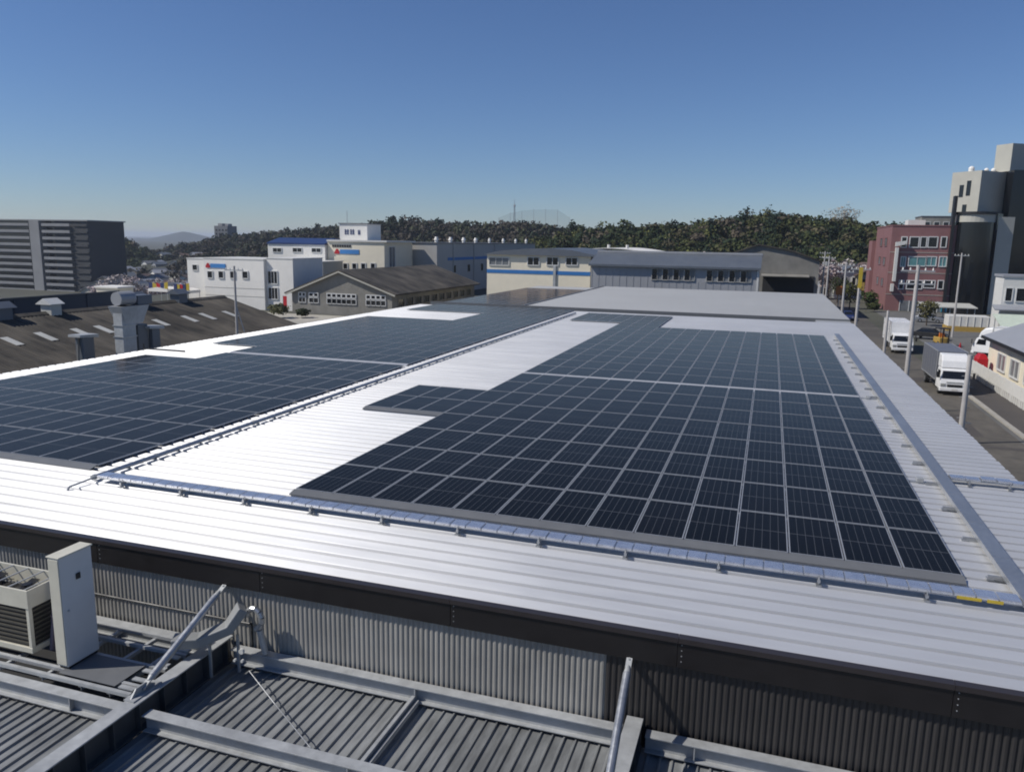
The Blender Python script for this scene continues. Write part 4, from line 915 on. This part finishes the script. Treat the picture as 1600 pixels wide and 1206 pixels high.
for i in range(12):
    y = 42+i*2.4; link('fence_panel', pme, t, (0, y, 0)); link('fence_post', pbe, t, (0, y, 0))
    for k in range(4): link('foot_block', fbe, t, (0, y+.25+k*.52, 0))
settle(t)
t = simple('corner_house', 'white two storey house at the right edge beside the tower', 'house', 24.8, 33, 100, 104, 2.4, 'offwhite', 'lichen')
windows(t, [(25.2, 25.9, -.6, 1.0), (26.4, 27.4, -.6, 1.0), (25.4, 26.6, -4.2, -2.4)], Y=100, fr=.1)
s = MB(); s.prism([(98.3, -1.6), (100, -1.1), (100, -1.25), (98.3, -1.75)], 'x', 23.8, 33); s.build('canopy', K['lichen'], t); settle(t)
t = thing('glass_lean_to', 'pale green sheet canopy in front of the white house', 'canopy')
s = MB(); s.prism([(92, -3.4), (97, -2.1), (97, -2.2), (92, -3.5)], 'x', 23.3, 34); s.build('roof_sheet', mat('pale_green_sheet', (.50, .56, .46), .4), t)
for x in (23.6, 29, 33.6):
    s = MB(); s.tube((x, 92.3, GZ), (x, 92.3, -3.45), .06, 6); s.build('post', K['galv_dull'], t)
    s = MB(); s.tube((x, 96.8, GZ), (x, 96.8, -2.2), .06, 6); s.build('post', K['galv_dull'], t)
settle(t)
t = thing('skip_container', 'white container wall with an ochre base in the car park', 'container')
s = MB(); s.box(21.6, 27.0, 113, 116, -5.3, -3.75); s.build('body', K['offwhite'], t, bevel=.05)
s = MB(); s.box(21.5, 27.1, 112.9, 116.1, GZ+.008, -5.31); s.build('base', K['ochre'], t)
for i in range(6): s = MB(); s.box(22.2+i*.9, 22.3+i*.9, 112.93, 112.998, -5.28, -3.8); s.build('rib', K['offwhite'], t)
settle(t)
t = thing('low_canopy', 'low pale canopy in front of the pink building', 'canopy')
s = MB(); s.prism([(132, -3.75), (138, -3.4), (138, -3.55), (132, -3.9)], 'x', 21.5, 29.5); s.build('roof_sheet', K['skylight'], t)
for x in (21.8, 25.5, 29.2):
    for y in (132.4, 137.6): s = MB(); s.tube((x, y, GZ), (x, y, -3.7), .07, 6); s.build('post', K['galv_dull'], t)
settle(t)

# vehicles
def wheel(parent, x, y, r=.42, w=.26):
    s = MB(); s.tube((x-w/2, y, r), (x+w/2, y, r), r, 20); o = s.build('wheel', K['rubber'], parent, bevel=.03)
    s = MB(); sd = 1 if x > 0 else -1; s.tube((x+sd*w/2, y, r), (x+sd*(w/2+.015), y, r), r*.55, 14); s.build('rim', K['galv'], o)
def truck(label, box_m, deflector, loc, rz=0):
    t = thing('box_truck', label, 'truck', 'white cab box trucks on the road', loc, rz)
    def ring(y, pts): return [(x, y+dy, z) for x, dy, z in pts]
    P = [(.02, .50, 1.08), (-.06, .62, 1.10), (-.08, 1.0, 1.10), (0, 1.30, 1.09), (.30, 2.05, 1.02), (.42, 2.16, .98), (1.62, 2.2, .98), (1.68, 2.05, 1.03), (1.7, 1.3, 1.09), (1.7, .5, 1.09)]
    s = MB(); L_ = [(-w, y, z) for y, z, w in P]; R_ = [(w, y, z) for y, z, w in P]; n = len(P)
    s.add(L_+R_, [tuple(range(n))[::-1], tuple(range(n, 2*n))] + [(i, (i+1) % n, (i+1) % n+n, i+n) for i in range(n)]); s.build('cab', K['truck_white'], t, bevel=.05)
    s = MB(); s.add([(-.96, .035, 1.40), (.96, .035, 1.40), (.90, .265, 1.98), (-.90, .265, 1.98), (-.96, .075, 1.39), (.96, .075, 1.39), (.90, .30, 1.97), (-.90, .30, 1.97)], [(0,1,2,3),(7,6,5,4),(0,4,5,1),(1,5,6,2),(2,6,7,3),(3,7,4,0)])
    for v_i in range(len(s.v)): s.v[v_i] = (s.v[v_i][0], s.v[v_i][1]-.035, s.v[v_i][2])
    s.build('windscreen', K['glass'], t)
    for sd in (-1, 1):
        s = MB(); x = sd*1.10; s.add([(sd*1.085, .32, 1.4), (sd*1.085, 1.25, 1.4), (sd*1.045, 1.25, 1.98), (sd*1.045, .52, 1.98), (sd*1.105, .32, 1.4), (sd*1.105, 1.25, 1.4), (sd*1.065, 1.25, 1.98), (sd*1.065, .52, 1.98)], [(4,5,6,7),(7,6,5,4),(0,1,2,3)]); s.build('side_window', K['glass'], t)
        s = MB(); s.box(sd*.86-.17, sd*.86+.17, -.115, -.07, .76, .98); s.build('headlight', K['lamp_glass'], t, bevel=.02)
        s = MB(); s.bar((sd*1.06, .12, 1.9), (sd*1.30, -.06, 1.9), .03, .03); s.box(sd*1.31-.09, sd*1.31+.09, -.10, -.04, 1.45, 1.95); s.build('mirror', K['black'], t, bevel=.015)
        s = MB(); s.tube((sd*.93, 1.85, .75), (sd*.93, 8.0, .75), .045, 6); s.tube((sd*.93, 1.85, .5), (sd*.93, 5.6, .5), .04, 6); s.build('side_guard', K['black'], t)
    s = MB(); s.box(-1.1, 1.1, -.13, .2, .36, .66); s.build('bumper', K['truck_white'], t, bevel=.05)
    s = MB(); s.box(-.55, .55, -.105, -.082, .72, .92); s.build('grille', K['black'], t); s = MB(); s.box(-.22, .22, -.148, -.133, .42, .60); s.build('number_plate', K['offwhite'], t)
    s = MB(); s.box(-.62, .62, -.10, -.08, 1.06, 1.13); s.build('cab_trim', K['lamp_glass'], t)
    if deflector:
        s = MB(); s.loft([[(-1.0, .45, 2.2), (1.0, .45, 2.2), (1.02, 1.75, 2.2), (-1.02, 1.75, 2.2)], [(-.98, .62, 2.75), (.98, .62, 2.75), (1.02, 1.78, 2.75), (-1.02, 1.78, 2.75)], [(-.93, 1.0, 3.22), (.93, 1.0, 3.22), (1.0, 1.8, 3.3), (-1.0, 1.8, 3.3)]]); s.build('wind_deflector', K['truck_white'], t, bevel=.06)
    s = MB(); s.box(-1.12, 1.12, 1.88, 8.1, .98, 3.4); s.build('cargo_box', box_m, t, bevel=.02)
    s = MB()
    for sx_ in (-1.13, 1.09):
        s.box(sx_, sx_+.04, 1.87, 1.93, .96, 3.42); s.box(sx_, sx_+.04, 8.05, 8.11, .96, 3.42); s.box(sx_, sx_+.04, 1.94, 8.04, 3.37, 3.42); s.box(sx_, sx_+.04, 1.94, 8.04, .96, 1.02)
    s.build('box_edging', K['galv_dull'], t)
    for k in range(5): s = MB(); s.box(-1.128, -1.1205, 2.9+k*1.05, 2.93+k*1.05, 1.03, 3.36); s.build('box_seam', K['galv_dull'], t)
    s = MB(); s.box(-.45, .45, .4, 8.0, .62, .97); s.build('chassis', K['black'], t)
    for x in (-.9, .9): wheel(t, x, .85); wheel(t, x, 6.4, .42, .36)
    return t
truck('nearer box truck with grey cargo box and tall white deflector', K['truck_box'], True, (11.25, 55.6, GZ+.004))
truck('farther white box truck behind the utility pole', K['truck_white'], False, (11.2, 82.2, GZ+.004))
t = truck('white truck nose standing in the yard behind the fence', K['truck_white'], True, (19.0, 84.5, GZ+.008), math.radians(-118)); t['group'] = 'trucks in the yard'
def car(label, body, loc, rz, cat='car', group='cars near the road end'):
    t = thing('parked_car', label, cat, group, loc, rz)
    P = [(0, .35, .80), (-.02, .6, .82), (.1, .78, .8), (1.05, .92, .78), (1.75, 1.42, .62), (3.2, 1.45, .62), (3.95, .98, .76), (4.2, .9, .78), (4.22, .4, .8)]
    n = len(P); s = MB(); s.add([(-w, y, z) for y, z, w in P]+[(w, y, z) for y, z, w in P], [tuple(range(n))[::-1], tuple(range(n, 2*n))]+[(i, (i+1) % n, (i+1) % n+n, i+n) for i in range(n)]); s.build('body', body, t, bevel=.05)
    s = MB(); s.add([(-.66, 1.10, .955), (.66, 1.10, .955), (.55, 1.70, 1.41), (-.55, 1.70, 1.41)], [(0, 1, 2, 3)]); s.v = [(x, y-.02, z+.02) for x, y, z in s.v]; s.build('windscreen', K['glass'], t)
    for sd in (-1, 1):
        s = MB(); s.box(sd*.55-.14, sd*.55+.14, -.03, .03, .58, .72); s.build('headlight', K['lamp_glass'], t)
        s = MB(); s.add([(sd*.80, 1.2, .98), (sd*.80, 3.75, 1.0), (sd*.655, 3.15, 1.40), (sd*.655, 1.8, 1.40)], [(0, 1, 2, 3)]); s.build('side_window', K['glass'], t)
    for x in (-.72, .72): wheel(t, x, .85, .3, .2); wheel(t, x, 3.4, .3, .2)
    return t
car('dark van like car parked at the road end', K['navy'], (9.0, 122, GZ+.004), 0); car('dark red car half hidden by the rear roof corner', K['red'], (7.2, 116, GZ+.004), 0)
car('black car on the parking lot behind the near truck', K['black'], (19.0, 99, GZ+.008), math.radians(70)); car('silver car parked below the pale canopy', K['galv'], (23.5, 126, GZ+.008), math.radians(80))
t = thing('forklift', 'ochre forklift with black mast behind the near truck', 'forklift', None, (17.2, 91.5, GZ+.008), .2)
s = MB(); s.box(-.6, .6, 0, 1.9, .35, 1.1); s.build('body', K['ochre'], t, bevel=.08)
s = MB(); s.box(-.55, .55, 1.3, 2.0, 1.11, 1.4); s.build('counterweight', K['black'], t, bevel=.06)
for x in (-.5, .5):
    for y in (.15, 1.6): s = MB(); s.tube((x, y, 1.1), (x, y, 2.15), .04, 6); s.build('roof_post', K['black'], t)
    s = MB(); s.box(x*.7-.05, x*.7+.05, -.3, -.18, .1, 2.3); s.build('mast', K['black'], t); s = MB(); s.box(x*.5-.06, x*.5+.06, -1.3, -.3, .08, .13); s.build('fork', K['black'], t); wheel(t, x, .35, .33, .22); wheel(t, x, 1.6, .28, .2)
s = MB(); s.box(-.6, .6, .05, 1.7, 2.15, 2.22); s.build('roof_guard', K['black'], t)
s = MB(); s.box(-.25, .25, .8, 1.2, 1.101, 1.6); s.build('seat', K['orange'], t)
for i, (x, y) in enumerate(((18.2, 88.2), (18.7, 90.3))):
    t = thing('traffic_cone', ['nearer red traffic cone right of the forklift', 'farther red traffic cone right of the forklift'][i], 'cone', 'cones by the forklift', (x, y, GZ+.008))
    s = MB(); s.tube((0, 0, .05), (0, 0, .75), .19, 12, .03); s.build('cone', K['red'], t); s = MB(); s.box(-.24, .24, -.24, .24, 0, .05); s.build('base', K['black'], t)
t = thing('red_machine', 'dark red covered machine behind the fence end', 'machine', None, (16.0, 68.6, GZ+.12))
s = MB(); s.loft([[(-.5, -.7, .13), (.5, -.7, .13), (.5, .7, .13), (-.5, .7, .13)], [(-.48, -.65, 1.5), (.48, -.65, 1.5), (.48, .65, 1.6), (-.48, .65, 1.6)], [(-.25, -.4, 1.95), (.3, -.4, 1.9), (.25, .4, 1.95), (-.25, .4, 2.0)]]); s.build('cover', K['red'], t, bevel=.08)
s = MB(); s.box(-.55, .55, -.75, .75, 0, .12); s.build('skid', K['black'], t)
# left yard: tents, flags, small truck
for i, (x, y, w, lab) in enumerate(((-101, 92.5, 4.0, 'white canopy roof with coloured flags left of the white factory'), (-95.5, 91.5, 3.0, 'second white canopy roof beside the white factory wing'))):
    t = thing('yard_canopy', lab, 'canopy', 'white canopies in the left yard')
    s = MB(); s.prism([(-w/2+x, -3.05), (x, -2.75), (w/2+x, -3.05), (w/2+x, -3.5), (x-w/2, -3.5)], 'y', y-1.5, y+1.5); s.build('roof', K['white'], t)
    for a in (-1, 1):
        for b_ in (-1.4, 1.4): s = MB(); s.tube((x+a*(w/2-.1), y+b_, gz(x, y)), (x+a*(w/2-.1), y+b_, -3.45), .05, 6); s.build('post', K['galv_dull'], t)
    for k in range(5):
        s = MB(); fx = x-w/2+.2+k*w/5; s.prism([(fx, -2.98), (fx+.72, -2.98), (fx+.72, -2.0-.25*math.sin(k)), (fx, -2.0)], 'y', y-1.47, y-1.44); s.build('flag', K[('navy', 'yellow', 'red', 'navy', 'yellow')[k]], t)
    settle(t)
t = thing('yard_shed', 'cream machine shed with yellow sign above the blue grey wall', 'shed')
s = MB(); s.box(-98.5, -94.5, 76, 79, GZ-1, -2.0); s.build('wall', K['cream'], t); s = MB(); s.box(-98.7, -94.3, 75.8, 79.2, -1.99, -1.75); s.build('roof', K['white'], t)
s = MB(); s.box(-95.2, -94.55, 75.9, 75.99, -3.8, -2.7); s.build('sign', K['yellow'], t); s = MB(); s.box(-98, -95.6, 75.93, 75.99, -3.6, -2.8); s.build('dark_opening_sheet', K['glass'], t); settle(t)
t = thing('banner', 'narrow red and white banner at the grey shed corner', 'banner')
s = MB(); s.tube((-76.6, 91, GZ), (-76.6, 91, -3.2), .04, 6); s.build('pole', K['galv_dull'], t); s = MB(); s.box(-76.55, -75.9, 90.98, 91.02, -5.4, -3.3); s.build('cloth', K['red'], t); settle(t)

# utility poles
def pole(label, x, y, top, arms=2, drum=False, r=.16, lean=0.0, z0=GZ, sign=None):
    t = thing('utility_pole', label, 'utility pole', 'utility poles along the road', (x, y, z0)); h = top-z0
    s = MB(); s.tube((0, 0, 0), (lean, 0, h), r, 14, r*.62); s.build('pole', K['concrete'], t)
    for k in range(arms):
        z = h-.35-k*.75; s = MB(); s.bar((-.9, -.02, z), (.9, -.02, z), .09, .09); a = s.build('crossarm', K['galv_dull'], t)
        for dx in (-.8, -.4, .4, .8): s = MB(); s.tube((dx, -.02, z+.05), (dx, -.02, z+.2), .05, 8, .03); s.build('insulator', K['white'], a)
    if drum:
        s = MB(); s.tube((.42, 0, h-2.6), (.42, 0, h-1.8), .24, 12); s.build('transformer', K['galv_dull'], t); s = MB(); s.box(.1, .5, -.1, .1, h-2.75, h-2.61); s.build('bracket', K['galv_dull'], t)
    s = MB()
    for k in range(10): s.tube((-.22 if k % 2 else 0, 0, 2.5+k*.45), (0 if k % 2 else .22, 0, 2.5+k*.45), .012, 5)
    s.build('step_bolts', K['galv_dull'], t)
    if sign: s = MB(); s.box(-.17, .17, -.28, -.2, h*.79, h*.985); s.build('sign', K[sign], t)
    return t
pole('nearest utility pole, standing in front of the grey box truck', 4.5, 21.6, 1.45, 0, r=.15)
pole('tall utility pole with crossarms in front of the pink building', 4.5, 36.1, 4.85, 2, r=.16)
pole('short plain pole left of the farther truck', 4.5, 46.2, 1.4, 0, r=.13)
pole('utility pole with yellow sign beside the road', 4.5, 66.6, 4.1, 1, sign='yellow')
pole('thin utility pole at the rear roof corner', 4.5, 82.3, 4.1, 2)
pole('far utility pole beyond the rear roof corner', 4.5, 111, 4.5, 2)
pole('far utility pole with drum at the road end', 5.5, 138, 5.0, 2, True)
pole('utility pole between pink building and dark tower', 20.5, 104, 5.3, 1, r=.15)
pole('timber stay pole beside the brown roof', -46, 39.7, 3.4, 1, r=.13)
s = MB(); s.tube((-46, 39.7, .2), (-44.3, 39.9, -5.6), .03, 6); tag(s.build('pole_stay', K['galv']), 'pale stay bracing the pole beside the brown roof', 'stay')
for i, (x, y, z, m, lab) in enumerate(((8.6, 140, -1.2, 'orange', 'small orange shop sign down the road'), (13.2, 150, -.8, 'ochre', 'ochre shop sign before the pink building'))):
    t = thing('shop_sign', lab, 'sign'); s = MB(); s.tube((x, y, GZ), (x, y, z), .07, 6); s.build('pole', K['galv_dull'], t); s = MB(); s.box(x-.6, x+.6, y-.12, y-.071, z-1.6, z); s.build('board', K[m], t); settle(t)

# ------------------------------------------------------------------ air
hz = MB(); hz.box(-9100, 9100, -420, 12100, -62, 40); ho = hz.build('haze', [])
hm = bpy.data.materials.new('thin_haze'); hm.use_nodes = True; nt = hm.node_tree; nt.nodes.clear()
ov_ = nt.nodes.new('ShaderNodeOutputMaterial'); pv = nt.nodes.new('ShaderNodeVolumePrincipled')
pv.inputs['Color'].default_value = (.80, .88, 1.0, 1); pv.inputs['Density'].default_value = .00015; pv.inputs['Anisotropy'].default_value = .2
nt.links.new(pv.outputs[0], ov_.inputs['Volume']); ho.data.materials.clear(); ho.data.materials.append(hm)
tag(ho, 'thin pale haze over the whole town', 'haze', kind='stuff')
